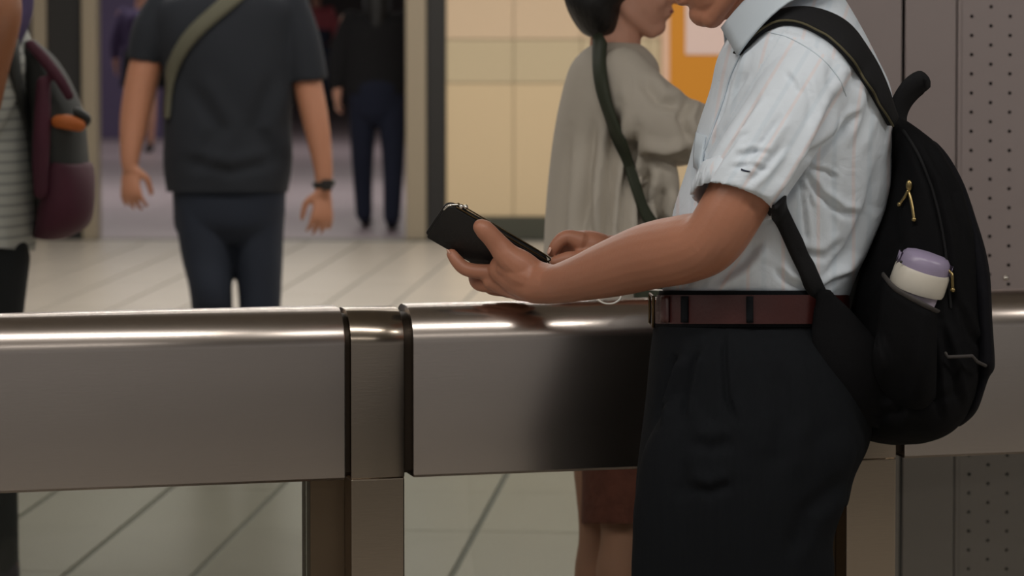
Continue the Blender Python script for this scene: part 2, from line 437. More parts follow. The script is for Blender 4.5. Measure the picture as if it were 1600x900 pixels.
ceiling = slab('ceiling', (-12,-9,CEIL), (12,48,CEIL+.1), CEILM); ROOT[ceiling] = Vector((0,0,0))
for k, (x, y, L, w, P) in enumerate(LIGHTS):
    bm = bmesh.new(); box(bm, (x-L/2-.05, y-w/2-.05, CEIL-.03), (x+L/2+.05, y+w/2+.05, CEIL), .01); obj('light_housing', bm, CEILM, ceiling, smooth=False)
    ld = bpy.data.lights.new('ceiling_strip', 'AREA'); ld.shape = 'RECTANGLE'; ld.size = L; ld.size_y = w; ld.energy = P; ld.color = (1,.955,.90)
    lo = bpy.data.objects.new('ceiling_strip', ld); link(lo); lo.location = (x, y, CEIL-.04)
DW = 19.45                                                  # distance of the wall with the opening
def wx(px, D=DW): return (px-800)/F*D
# wall with doorway: cream panels right of the opening
wb = slab('wall_back', (wx(697), DW+.03, 0), (9, DW+.2, CEIL), JOINTM); ROOT[wb] = Vector((0,0,0))
zrow = [(.14, .95, CREAM), (.955, 1.215, CREAM2), (1.22, 2.2, CREAM3), (2.205, CEIL, CREAM)]
xs = [wx(697)] + [wx(697)+.41*k for k in range(1, 14)]
for z0, z1, m in zrow:
    for a, b in zip(xs[:-1], xs[1:]):
        bm = bmesh.new(); box(bm, (a+.002, DW, z0), (b-.002, DW+.03, z1), .003); obj('wall_panel', bm, m, wb, smooth=False)
slab('baseboard_back', (wx(697), DW-.02, 0), (9, DW+.03, .135), BASEB, .004)
wl = slab('wall_back', (-9, DW+.03, 0), (wx(52), DW+.2, CEIL), FARGREY)
slab('wall_back', (wx(52), DW+.03, 2.4), (wx(697), DW+.2, CEIL), FARGREY)
# door jambs of the opening
def jamb(n, px0, px1, m, d0=0, d1=.2, top=2.4): return slab('trim_%d' % n, (wx(px0), DW+d0, 0), (wx(px1), DW+d1, top), m, .006)
jamb(1, 50, 72, FRAMEB); jamb(2, 72, 128, FRAMED, .03); jamb(3, 128, 151, FRAMEB, -.02)
jamb(4, 634, 666, FRAMEB, -.03); jamb(5, 666, 697, FRAMED, 0)
slab('trim_6', (wx(50), DW-.02, 2.34), (wx(697), DW+.2, 2.44), FRAMEB, .006)
# hall beyond
slab('wall_far', (-9,44,0), (9,44.2,CEIL), FARGREY)
slab('wall_left', (-6.0, 34, 0), (-3.72, 34.3, CEIL), PURPLE)

# perforated steel pillar
WD = 6.71
pil = slab('wall_right', (.70, WD+.04, 0), (2.6, WD+.62, CEIL), mat('pillar_core', (12,12,12), .9)); ROOT[pil] = Vector((0,0,0))
def pxx(px): return (px-800)/F*WD
def sheet(x0, x1): 
    bm = bmesh.new(); box(bm, (x0, WD, .0), (x1, WD+.035, CEIL-.003), .0025); return obj('wall_panel', bm, PILLAR, pil, smooth=False)
sheet(.70, pxx(1409)); sheet(pxx(1414), pxx(1494))
def perforated(x0, ncol, pitch, z0, z1, r, y):
    bm = bmesh.new(); seg = 8
    for c in range(ncol):
        cx = x0 + (c+.5)*pitch; off = 0 if c % 2 else pitch/2; z = z0 - off
        while z < z1:
            a, b = max(z, z0), min(z+pitch, z1); cz = z + pitch/2
            if b-a > pitch*.98:
                outer = []; inner = []; innb = []
                for k in range(seg):
                    t = math.pi*2*k/seg + math.pi/8
                    co, si = math.cos(t), math.sin(t); q = (pitch/2)/max(abs(co),abs(si))
                    outer.append(bm.verts.new((cx + max(-pitch/2,min(pitch/2,co*q)), y, cz+max(-pitch/2,min(pitch/2,si*q)))))
                    inner.append(bm.verts.new((cx+co*r, y, cz+si*r))); innb.append(bm.verts.new((cx+co*r, y+.006, cz+si*r)))
                corners = [bm.verts.new((cx+sx*pitch/2, y, cz+sz*pitch/2)) for sx, sz in ((1,1),(-1,1),(-1,-1),(1,-1))]
                for k in range(seg):
                    n = (k+1) % seg
                    bm.faces.new((outer[k], outer[n], inner[n], inner[k])); bm.faces.new((inner[k], inner[n], innb[n], innb[k]))
                    if k % 2 == 0: bm.faces.new((outer[k], corners[k//2], outer[n]))
            elif b-a > 1e-4:
                v = [bm.verts.new(p) for p in ((cx-pitch/2,y,a),(cx+pitch/2,y,a),(cx+pitch/2,y,b),(cx-pitch/2,y,b))]; bm.faces.new(v)
            z += pitch
    me = bpy.data.meshes.new('perforated'); bm.to_mesh(me); bm.free(); return me
# holes start 22 px right of the seam, rows anchored on the first visible hole
hx = pxx(1518) - .02; zr = (at(1518, 12, WD).z) % .0402
me = perforated(hx, 40, .0402, 0.002+zr-.0201-.0402*0, CEIL-.003, .0040, WD)
finish('wall_panel', me, PILLAR, pil, smooth=False, label='perforated steel panel')
sheet(pxx(1496), hx)
bm = bmesh.new(); p = at(1572,434,WD); ell(bm, (p.x, WD-.001, p.z), (.006,.004,.006), seg=14); obj('bolt_head', bm, CHROME, pil)

# amber sign on the cream wall
sg = thing('sign_board', 'amber yellow sign board with pale paper on the cream wall', 'sign', (wx(1180), DW, 1.2))
bm = bmesh.new(); box(bm, (wx(1046), DW-.05, .70), (wx(1330), DW, 2.1), .004); obj('board', bm, YELLOW, sg, smooth=False)
bm = bmesh.new(); box(bm, (wx(1034), DW-.045, .70), (wx(1046), DW, 2.1), .003); obj('edge_strip', bm, PALEPINK, sg, smooth=False)
pz = at(1100, 85, DW).z
bm = bmesh.new(); box(bm, (wx(1070), DW-.056, pz), (wx(1290), DW-.05, pz+.75)); obj('paper', bm, PAPER, sg, smooth=False)

# ================================================================== THE RAILING
R0 = Vector((wx(0,4.56), 4.56, 0)); R1 = Vector((wx(1600,4.96), 4.96, 0)); rt = (R1-R0).normalized(); rn = Vector((-rt.y, rt.x, 0))
def rs(px):
    k = (px-800)/F; return (k*R0.y - R0.x)/(rt.x - k*rt.y)
RT, RB, RW = .993, .741, .13
def rail_profile(ins=0.0, zb=RB, rad=.053):
    top = RT-ins; f, bk = ins, RW-ins; r = rad-ins*.5; pts = [(f, zb+.004), (f, top-r)]
    for k in range(1,9): a = math.pi/2*k/9; pts.append((f+r-r*math.cos(a), top-r+r*math.sin(a)))
    pts.append((f+r, top)); pts.append((bk-r, top))
    for k in range(1,9): a = math.pi/2*k/9; pts.append((bk-r+r*math.sin(a), top-r+r*math.cos(a)))
    pts += [(bk, top-r), (bk, zb+.004), (bk-.004, zb), (f+.004, zb)]
    return pts
def extrude_profile(bm, prof, s0, s1, endr=.0):
    rings = []
    steps = [(s0+.0, endr), (s0+endr*.3, endr*.3), (s0+endr, 0), (s1-endr, 0), (s1-endr*.3, endr*.3), (s1, endr)] if endr else [(s0,0),(s1,0)]
    cb = sum(p[0] for p in prof)/len(prof); cz = (RT+RB)/2
    for s, ins in steps:
        r = []
        for b_, z in prof:
            bb = b_ + (ins if b_ < cb else -ins); zz = z - ins if z > cz else z + ins
            r.append(R0 + rt*s + rn*bb + Vector((0,0,zz)))
        rings.append(r)
    skin_rings(bm, rings)
rail = thing('railing', 'brushed steel barrier with rounded top rail, posts and glass, across the foreground', 'railing', R0+rt*rs(590)+rn*.06)
pitch = rs(1327) - rs(548); pw = rs(632)-rs(548)
posts = [rs(548)-pitch, rs(548), rs(1327), rs(1327)+pitch]
gaps = [(posts[i]+pw+.0125, posts[i+1]-.0085) for i in range(3)]
for s0, s1 in gaps:
    bm = bmesh.new(); extrude_profile(bm, rail_profile(), s0, s1, .0025); sharp(obj('rail_panel', bm, STEEL, rail))
bm = bmesh.new(); extrude_profile(bm, rail_profile(.011, RB+.006), posts[0]+.01, posts[3]+.02); sharp(obj('rail_core', bm, STEEL_DARK, rail))
for s in posts:
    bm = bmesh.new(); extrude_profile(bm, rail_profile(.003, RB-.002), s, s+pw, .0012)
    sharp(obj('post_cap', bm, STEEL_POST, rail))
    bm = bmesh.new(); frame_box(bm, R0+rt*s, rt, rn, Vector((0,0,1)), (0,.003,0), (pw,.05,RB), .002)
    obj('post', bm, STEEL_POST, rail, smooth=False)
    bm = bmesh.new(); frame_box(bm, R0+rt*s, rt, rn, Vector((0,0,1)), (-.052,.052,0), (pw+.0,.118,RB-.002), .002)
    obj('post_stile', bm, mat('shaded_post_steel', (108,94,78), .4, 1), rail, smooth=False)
    bm = bmesh.new(); frame_box(bm, R0+rt*(s+pw), rt, rn, Vector((0,0,1)), (.0005,.04,.0), (.007,.09,RB-.002)); obj('glass_gasket', bm, FRAMED, rail, smooth=False)
for i in range(3):
    a, b = posts[i]+pw+.0075, posts[i+1]-.0525
    bm = bmesh.new(); frame_box(bm, R0, rt, rn, Vector((0,0,1)), (a,.075,.06), (b,.085,RB+.0), .001); obj('glass_pane', bm, GLASS, rail, smooth=False)
    bm = bmesh.new(); frame_box(bm, R0, rt, rn, Vector((0,0,1)), (a,.05,.0), (b,.11,.058), .002); obj('bottom_rail', bm, STEEL_POST, rail, smooth=False)

# ================================================================== MAN AT THE RAIL
MD = 4.55
man = thing('person', 'person in pale short-sleeved striped shirt leaning on the rail', 'person', (at(1170,900,MD).x, MD, 0))
bm = bmesh.new()
hc = at(1132, -92, MD); hf = Vector((-.92,.03,-.36)); hu = Vector((-.36,0,.93)); hh = .232
P, ax = head_shell(bm, hc, hf, hu, hh)
ptube(bm, [(1165,-60,MD,52),(1185,-10,MD,54),(1215,40,MD,60),(1245,100,MD,60)])
torso = [(-5,1205,1300,MD,.07),(40,1175,1325,MD,.13),(90,1150,1350,MD,.165),(140,1140,1370,MD,.175),(200,1120,1372,MD,.165),(260,1100,1368,MD,.155),(330,1080,1355,MD,.145),
         (400,1065,1325,MD,.13),(455,1060,1300,MD,.12),(560,1055,1300,MD-.02,.125),(660,1050,1305,MD-.04,.12),(700,1080,1270,MD-.05,.10)]
loft(bm, torso)
# legs down to the ankles
for Dd, kx in ((4.41, 0), (4.572, -6)):
    ptube(bm, [(1165+kx,700,Dd,72),(1150+kx,850,Dd,72),(1135+kx,1050,Dd,66),(1150+kx,1150,Dd,62),(1165+kx,1350,Dd,48),(1175+kx,1500,Dd,40),(1172+kx,1548,Dd,38)], seg=20)
    tube(bm, [(*at(1172+kx,1548,Dd),.036), (*(at(1120+kx,1560,Dd)),.034), (*(at(1020+kx,1568,Dd)),.022)], seg=14)
# near (left) arm
ptube(bm, [(1275,120,4.40,54),(1225,190,4.37,53),(1180,260,4.352,52),(1145,325,4.348,51),(1112,374,4.365,50),(1075,388,4.41,54),(1020,399,4.48,53),(960,418,4.56,46),(905,435,4.635,36),(868,444,4.69,31),(835,445,4.725,30)], seg=22, per=6)
# near hand: palm, thumb on the near face of the wallet, four fingers under and behind it
HD = 4.752
ptube(bm, [(866,444,4.69,30),(838,440,4.725,33),(810,430,4.742,33),(790,421,4.75,27)], seg=18)
ptube(bm, [(850,448,4.71,26),(815,447,4.75,24),(785,442,4.765,19),(768,440,4.768,14)], seg=16)
ptube(bm, [(840,432,4.720,22),(815,416,4.722,25),(794,401,4.722,21.5),(779,383,4.722,17.5),(767,369,4.720,16),(756,358,4.719,15.5),(752,355,4.719,13.5)], seg=14)
ptube(bm, [(845,438,4.717,29),(815,427,4.725,27),(793,417,4.731,19)], seg=14)
ptube(bm, [(850,450,4.713,25),(822,443,4.728,26),(798,434,4.742,20)], seg=14)
ptube(bm, [(840,448,4.74,26),(812,436,4.75,28),(792,428,4.757,20)], seg=14)
ptube(bm, [(800,430,4.758,19),(775,426,4.764,14),(745,424,4.772,12.2),(726,419,4.778,11.6),(714,408,4.782,10.6),(706,397,4.786,9)], seg=14)
ptube(bm, [(805,445,4.775,18),(775,444,4.782,14),(753,443,4.792,13.5),(744,438,4.806,11.5),(742,424,4.822,10.5),(744,406,4.83,9.5)], seg=14)
ptube(bm, [(812,450,4.79,17),(786,451,4.80,13),(768,449,4.812,12),(760,440,4.828,10.5),(762,424,4.838,9)], seg=14)
ptube(bm, [(822,452,4.80,16),(800,455,4.815,12),(784,452,4.828,10.5),(778,442,4.84,9),(780,428,4.846,8)], seg=14)
# far (right) arm and hand
ptube(bm, [(1260,115,4.71,54),(1200,200,4.77,50),(1150,290,4.83,48),(1115,372,4.92,46),(1060,392,4.93,46),(1000,398,4.92,36),(955,394,4.90,27),(938,390,4.895,25)], seg=22, per=6)
RH = 4.885
ptube(bm, [(945,391,4.892,24),(925,386,RH,26),(907,383,RH,24),(898,382,RH,20)], seg=16)
ptube(bm, [(905,377,4.872,17),(888,371,4.868,12.5),(878,374,4.866,11.5),(869,384,4.866,10.5),(863,394,4.868,9)], seg=14)
ptube(bm, [(908,385,4.885,15),(890,380,4.886,11.5),(881,388,4.888,10.5),(879,400,4.890,9)], seg=14)
ptube(bm, [(912,392,4.90,14),(897,388,4.904,11),(891,397,4.906,10),(893,406,4.905,9)], seg=14)
ptube(bm, [(918,396,4.915,13),(906,394,4.92,10),(902,402,4.92,9)], seg=14)
ptube(bm, [(925,400,4.870,16),(905,404,4.858,12.5),(888,404,4.852,11.5),(874,408,4.850,10.5),(868,409,4.850,9.5)], seg=14)
body_me = remesh(bm, .0026, 3)
body = finish('body', body_me, SKIN, man)
for k in (-1,1):
    bm = bmesh.new(); ell(bm, P(.300,.135*k,.02), (.045*hh,.05*hh,.035*hh), ax, 14); obj('eye', bm, EYEW, man)
    bm = bmesh.new(); ell(bm, P(.336,.135*k,.012), (.014*hh,.024*hh,.024*hh), ax, 12); obj('iris', bm, IRIS, man)
def nail(px, py, D, d, n, parent, s=.0055):
    bm = bmesh.new(); c = at(px,py,D); d = d.normalized(); n = (n-d*n.dot(d)).normalized(); ell(bm, c, (s*1.15, s, s*.3), (d, d.cross(n), n), 12); obj('fingernail', bm, NAIL, parent)
nail(858,392,4.858, Vector((-.4,0,-.9)), Vector((-.9,-.35,.3)), man)
nail(701,394,4.781, Vector((-.5,0,.8)), Vector((-.85,-.3,-.3)), man, .005)
# hair
bm = bmesh.new(); ell(bm, P(-.10,0,.20), (.42*hh,.36*hh,.37*hh), ax); ell(bm, P(-.28,0,-.02), (.2*hh,.29*hh,.26*hh), ax)
hm = remesh(bm, .005, 3); obj_h = finish('hair', hm, HAIR, man); cut(hm, P(.22,0,.0)-ROOT[man], (ax[0]*1.0 - ax[2]*.5).normalized())
# shirt
bm = bmesh.new()
shirt_rows = [(-48,1222,1285,MD,.062),(-20,1205,1305,MD,.085),(0,1188,1319,MD,.115),(40,1152,1341,MD,.165),(90,1124,1366,MD,.192),(140,1112,1389,MD,.20),(200,1091,1394,MD,.188),(260,1074,1390,MD,.176),
              (330,1052,1376,MD,.166),(400,1043,1350,MD,.158),(440,1036,1334,MD,.156),(462,1036,1326,MD,.150),(490,1040,1316,MD,.140)]
loft(bm, shirt_rows, seg=96)
SL = [(1290,100,4.41,58),(1262,130,4.39,68),(1225,195,4.365,70),(1180,262,4.35,68),(1147,318,4.345,67),(1110,380,4.34,66)]
ncut = Vector((-.30,-.44,-.957)).normalized(); pc = at(1143,316,4.345)
ncut2 = Vector((-.35,.1,-.93)).normalized(); pc2 = at(1140,310,4.83)
cut_ptube(bm, SL, pc, ncut, seg=40)
cut_ptube(bm, [(1270,105,4.70,58),(1225,170,4.75,64),(1175,250,4.81,62),(1140,305,4.83,60),(1110,350,4.84,58)], pc2, ncut2, seg=30)
sm = remesh(bm, .003, 6)
recess(sm, pc, ncut, .0560, .04); recess(sm, pc2, ncut2, .052, .04)
lumps(sm, .0022, 26, 3)
cut(sm, at(1170,478,MD), tn(478,-1))
cut(sm, at(1230,-34,MD), Vector((-.30,0,.95)).normalized())
folds(sm, [
 ([(1205,334),(1238,290),(1264,245),(1300,180),(1325,125)], 8.8, 0.0121),
 ([(1250,262),(1285,235),(1325,195),(1350,170)], 6.4, 0.0068), ([(1255,270),(1280,305),(1315,332),(1350,338)], 6.4, 0.0054),
 ([(1250,275),(1256,330),(1262,390)], 4.0, 0.0027),
 ([(1380,235),(1362,320),(1330,390),(1285,442)], 8.8, 0.0095), ([(1278,460),(1305,440),(1332,425)], 5.6, 0.0054),
 ([(1162,70),(1145,115),(1130,160),(1108,215)], 4.8, 0.0054),
 ([(1190,140),(1160,185),(1128,240),(1100,285)], 7.2, 0.0061), ([(1225,175),(1190,225),(1150,272)], 7.2, 0.0054), ([(1170,110),(1145,150),(1122,200)], 5.6, 0.0041),
 ([(1225,225),(1195,262),(1165,290)], 5.6, 0.0041),
 ([(1300,90),(1300,150),(1276,220)], 9.6, 0.0054), ([(1338,105),(1330,165),(1308,230)], 8.8, 0.0054), ([(1362,125),(1356,180),(1334,240)], 7.2, 0.0041),
 ([(1190,375),(1160,410),(1105,448)], 8.8, 0.0068), ([(1210,418),(1230,440),(1265,452)], 6.4, 0.0054), ([(1060,455),(1078,440),(1090,420)], 4.8, 0.0041), ([(1240,395),(1290,402),(1325,372)], 8.0, 0.0041),
 ([(1303,250),(1296,310),(1304,370)], 8.0, 0.0034), ([(1092,300),(1078,350),(1062,400)], 6.4, 0.0041),
 ([(1150,245),(1176,236),(1204,240)], 4.5, .004), ([(1140,262),(1172,258),(1200,266)], 4, .003), ([(1128,250),(1150,222),(1172,205)], 4, .0035), ([(1226,112),(1240,128),(1250,148)], 4, .003),
 ([(1255,110),(1268,160),(1262,200)], 6, .0025), ([(1250,285),(1262,300),(1270,330)], 4, .003), ([(1262,262),(1290,268),(1310,280)], 4, .003), ([(1140,120),(1128,170),(1112,215)], 5, .0025), ([(1195,60),(1225,52),(1262,60)], 4, .002), ([(1320,55),(1345,100),(1370,150)], 6, .003)])
# cloth coordinate for the woven stripes
co = vco(sm); px, py = proj(co)
A = np.array([1275,100.]); B = np.array([1143,318.]); dv = (B-A)/np.linalg.norm(B-A); rel = np.stack([px-A[0],py-A[1]],1)
along = rel@dv; perp = rel@np.array([-dv[1],dv[0]])
sleeve = (along > -20) & (np.abs(perp) < 72) & (co[:,1] < 4.46) & (vno(sm)[:,1] < .5) & (px < 1262+(300-py)*.45)
u = np.where(sleeve, perp/52+.3, (px + (py-250)*.10*np.clip((300-py)/300,0,1)*2)/55)
at_ = sm.attributes.new('stripe', 'FLOAT', 'POINT'); at_.data.foreach_set('value', u.astype(np.float32))
shirt_bvh = bvh_of(sm)
shirt = finish('shirt', sm, SHIRTM, man)
m_ = shirt.modifiers.new('thickness', 'SOLIDIFY'); m_.thickness = .0022; m_.offset = -1
# collar
COLM = mat('pale_blue_collar_cotton', (186,197,206), .8, bump=.1, bscale=40)
def sheet_px(bm, rows, th=.003):
    """rows of (px,py,D) points -> smooth thick sheet"""
    G = [resample(r, 14) for r in rows]; G = [cr([g_[i] for g_ in G], 4) for i in range(14)]
    top = [[at(*q) for q in col] for col in G]; n, m = len(top), len(top[0])
    nrm = [[Vector((0,-1,0))]*m for _ in range(n)]
    for i in range(n):
        for j in range(m):
            a = top[min(i+1,n-1)][j]-top[max(i-1,0)][j]; b_ = top[i][min(j+1,m-1)]-top[i][max(j-1,0)][:] if False else top[i][min(j+1,m-1)]-top[i][max(j-1,0)]
            c = a.cross(b_); nrm[i][j] = c.normalized() if c.length > 1e-12 else Vector((0,-1,0))
    V = [[bm.verts.new(top[i][j]) for j in range(m)] for i in range(n)]; W = [[bm.verts.new(top[i][j]-nrm[i][j]*th) for j in range(m)] for i in range(n)]
    for i in range(n-1):
        for j in range(m-1):
            bm.faces.new((V[i][j],V[i+1][j],V[i+1][j+1],V[i][j+1])); bm.faces.new((W[i][j],W[i][j+1],W[i+1][j+1],W[i+1][j]))
    for i in range(n-1):
        for j in (0, m-1): bm.faces.new((V[i][j],V[i+1][j],W[i+1][j],W[i][j]))
    for j in range(m-1):
        for i in (0, n-1): bm.faces.new((V[i][j],V[i][j+1],W[i][j+1],W[i][j]))
bm = bmesh.new()
sheet_px(bm, [[(1129,44,4.505),(1150,18,4.470),(1180,-12,4.445),(1225,-42,4.430),(1275,-60,4.460),(1305,-62,4.550)],
              [(1137,58,4.475),(1160,38,4.440),(1192,8,4.415),(1235,-18,4.405),(1288,-34,4.440),(1318,-36,4.550)],
              [(1154,87,4.422),(1172,62,4.402),(1205,26,4.385),(1245,-2,4.385),(1300,-14,4.430),(1325,-12,4.550)]])
sheet_px(bm, [[(1129,44,4.595),(1150,18,4.630),(1180,-12,4.655),(1225,-42,4.670),(1275,-60,4.640),(1305,-62,4.550)],
              [(1131,58,4.630),(1160,38,4.660),(1192,8,4.685),(1235,-18,4.695),(1288,-34,4.660),(1318,-36,4.550)],
              [(1133,84,4.660),(1172,62,4.698),(1205,26,4.715),(1245,-2,4.715),(1300,-14,4.670),(1325,-12,4.550)]])
obj('collar', bm, COLM, shirt)
bm = bmesh.new(); pline(bm, shirt_bvh, [(1160,80),(1142,118),(1130,158),(1108,218),(1092,262)], .0016, .001); obj('placket_edge', bm, COLM, shirt)
bm = bmesh.new(); pline(bm, shirt_bvh, [(1188,48),(1230,58),(1275,84),(1308,118),(1322,150)], .0009, .0001); obj('shoulder_seam', bm, COLM, shirt)
bm = bmesh.new(); ribbon(bm, shirt_bvh, [(1158,264),(1164,266),(1172,267)], [(1158,266.5),(1164,269),(1172,268.5)], n=6, m=1, off=.0012, th=.001, D=4.34); obj('embroidery', bm, JEANS2, shirt, label='tiny dark blue embroidered mark')
# breast pocket edge
bm = bmesh.new(); ribbon(bm, shirt_bvh, [(1090,207),(1097,210),(1104,214)], [(1086,262),(1092,266),(1098,272)], n=8, m=3, off=.003, th=.003, D=4.6); obj('breast_pocket', bm, SHIRTM if False else COLM, shirt)

# trousers
bm = bmesh.new()
tr = [(462,1028,1322,MD,.150),(508,1021,1326,MD,.156),(560,1014,1345,MD-.02,.165),(620,1008,1362,MD-.035,.170),(690,999,1358,MD-.05,.172),(740,993,1337,MD-.055,.168),(790,990,1322,MD-.06,.150)]
loft(bm, tr, seg=80)
legs = [(600,1070,1290,.03),(640,1040,1320,.055),(700,1006,1340,.078),(760,994,1326,.086),(800,988,1317,.088),(850,986,1304,.088),(900,984,1306,.086),(1000,985,1290,.082),(1100,1000,1280,.080),(1250,1030,1270,.074),(1400,1060,1268,.068),(1530,1075,1262,.066)]
for sgn in (-1,1): loft(bm, [(y,a+(4 if sgn>0 else 0),b-(6 if sgn>0 else 0),MD-.06+sgn*.083,hd,2.3) for y,a,b,hd in legs], seg=56)
tm = remesh(bm, .0036, 5); lumps(tm, .004, 16, 8, (1,1,.5))
cut(tm, at(1170,470,MD), tn(470)); cut(tm, at(1170,1520,MD), Vector((0,0,-1)))
folds(tm, [([(1057,548),(1046,580),(1034,620),(1022,668)], 7, .013), ([(1089,545),(1080,575),(1072,615),(1066,660)], 6, .009), ([(1131,512),(1132,570),(1136,620),(1150,662)], 5, .006),
           ([(1072,690),(1110,700),(1150,690)], 12, .005), ([(1070,760),(1110,770),(1150,755)], 10, .005), ([(1085,640),(1060,720),(1070,790)], 16, .006), ([(1330,740),(1260,800),(1230,880)], 14, .006), ([(1210,560),(1230,650),(1200,760)], 18, .005)])
tb = bvh_of(tm)
trousers = finish('trousers', tm, TROUSER, man)
mm_ = trousers.modifiers.new('thickness','SOLIDIFY'); mm_.thickness = .003
# waistband, belt
def band(bm, rows, th):
    outr = rings_px(rows, seg=96, per=4); inr = rings_px(rows, seg=96, per=4, grow=-th); skin_rings(bm, outr + inr[::-1], close=True)
bm = bmesh.new(); band(bm, [(454,1030,1326,MD,.158),(470,1027,1324,MD,.158),(511,1020,1328,MD,.160)], .008); obj('waistband', bm, TROUSER, man)
bm = bmesh.new(); band(bm, [(461,1026,1326,MD,.1625),(484,1023,1327,MD,.1635),(506,1021,1329,MD,.164)], .0035); belt = sharp(obj('belt', bm, BELT, man), 60)
bme = belt.data.copy(); bme.transform(Matrix.Translation(ROOT[man])); bb = bvh_of(bme)
for x0, x1, nm, m_, o_ in ((1066,1076,'belt_loop',TROUSER,.003),(1166,1177,'belt_loop',TROUSER,.003),(1034,1047,'belt_keeper',BELT,.0035)):
    bm = bmesh.new(); ribbon(bm, bb, [(x0,463),(x0,484),(x0,504)], [(x1,463),(x1,484),(x1,504)], n=8, m=3, off=o_, th=.003, D=4.5); obj(nm, bm, m_, belt if nm != 'belt_loop' else man)
bm = bmesh.new()
for k in range(24):
    pass
c = at(1020,485,MD-.03); tube(bm, [(c.x,c.y-.022,c.z+.021,.0022),(c.x-.003,c.y+.03,c.z+.021,.0022),(c.x-.003,c.y+.03,c.z-.021,.0022),(c.x,c.y-.022,c.z-.021,.0022),(c.x,c.y-.022,c.z+.021,.0022)], per=1, seg=8)
obj('belt_buckle', bm, BRONZE, belt)
for kx, Dd in ((0,4.41),(-6,4.572)):
    bm = bmesh.new(); shoe_mesh(bm, Vector((at(1195+kx,1560,Dd).x, Dd, 0)), Vector((-1,.05 if kx else -.05,0))); obj('shoe', bm, SHOE, man)

# ================================================================== BACKPACK
pk = thing('backpack', 'black backpack on the back of the person at the rail, bottle in its side pocket', 'backpack', at(1430,692,MD))
bm = bmesh.new()
PR = [(182,1388,1410,MD,.045),(196,1381,1425,MD,.085),(225,1381,1456,MD,.118),(270,1386,1486,MD,.138),(330,1374,1511,MD,.148),(400,1350,1526,MD,.155),(470,1330,1533,MD,.158),
      (540,1322,1536,MD,.160),(600,1322,1528,MD,.158),(640,1326,1512,MD,.152),(670,1340,1490,MD,.135),(686,1362,1466,MD,.10),(693,1395,1440,MD,.05)]
loft(bm, [r+(2.7,) for r in PR], seg=90)
# lower front bulge towards the hip and padded waist corner
ptube(bm, [(1290,466,4.40,16),(1302,500,4.40,36),(1325,560,4.40,56),(1345,610,4.41,50),(1370,640,4.43,34)], seg=24, flat=.35, flat_axis=Vector((0,1,0)))
pm = remesh(bm, .0036, 5); lumps(pm, .0035, 26, 5)
folds(pm, [([(1420,215),(1455,290),(1475,370),(1483,440),(1490,530)], 6, .007), ([(1400,230),(1380,330),(1350,430)], 8, .004),
           ([(1470,500),(1490,580),(1500,640)], 6, .006), ([(1450,500),(1462,590),(1470,660)], 6, .006), ([(1490,460),(1515,520),(1535,545)], 6, .005),
           ([(1420,520),(1410,600),(1400,670)], 8, .005), ([(1440,210),(1490,300),(1515,400)], 5, .004), ([(1395,300),(1400,380),(1380,420)], 10, .004), ([(1360,650),(1420,640),(1500,610)], 8, .004)])
pb = bvh_of(pm)
pack_body = finish('pack_body', pm, PACK, pk)
# outer front compartment
bm = bmesh.new()
loft(bm, [(222,1432,1456,MD,.07),(250,1440,1477,MD,.10),(300,1462,1505,MD,.115),(360,1480,1523,MD,.12),(430,1490,1535,MD,.125),(500,1496,1541,MD,.128),(560,1500,1545,MD,.128),(578,1502,1544,MD,.122),(590,1508,1535,MD,.115),(640,1490,1518,MD,.10),(665,1470,1495,MD,.07)], seg=60)
fm = remesh(bm, .004, 4); lumps(fm, .004, 30, 9); folds(fm, [([(1480,548),(1510,562),(1543,578)], 4, .006), ([(1505,600),(1512,500),(1505,400)], 6, .005)])
finish('front_compartment', fm, PACK2, pk)
# side pocket with elastic rim
bm = bmesh.new()
rim = [(1378,428),(1390,444),(1412,458),(1440,473),(1462,485)]
grid_l = resample(rim, 16); low = resample([(1362,560),(1372,600),(1400,630),(1440,640),(1462,620)], 16)
rings = []
for j in range(11):
    t = j/10; row = []
    for k in range(16):
        q = grid_l[k]*(1-t)+low[k]*t; p, n = hit(pb, q[0], q[1], 4.47); w = (1-abs(2*(k-7.5)/16)**5)*(1-t**3)
        row.append(p + Vector((0,-1,0))*(.004 + .046*w))
    rings.append(row)
V = [[bm.verts.new(p) for p in r] for r in rings]; W = [[bm.verts.new(p+Vector((0,.0025,0))) for p in r] for r in rings]
for i in range(10):
    for k in range(15): bm.faces.new((V[i][k],V[i][k+1],V[i+1][k+1],V[i+1][k])); bm.faces.new((W[i][k],W[i+1][k],W[i+1][k+1],W[i][k+1]))
for k in range(15): bm.faces.new((V[0][k],W[0][k],W[0][k+1],V[0][k+1])); bm.faces.new((V[10][k],V[10][k+1],W[10][k+1],W[10][k]))
for i in range(10):
    for k in (0,15): bm.faces.new((V[i][k],V[i+1][k],W[i+1][k],W[i][k]))
pocket = obj('side_pocket', bm, PACK, pk)
bm = bmesh.new(); tube(bm, [(*p, .0042) for p in rings[0]], per=2, seg=10, flat=.6); obj('elastic_rim', bm, RIM, pocket)
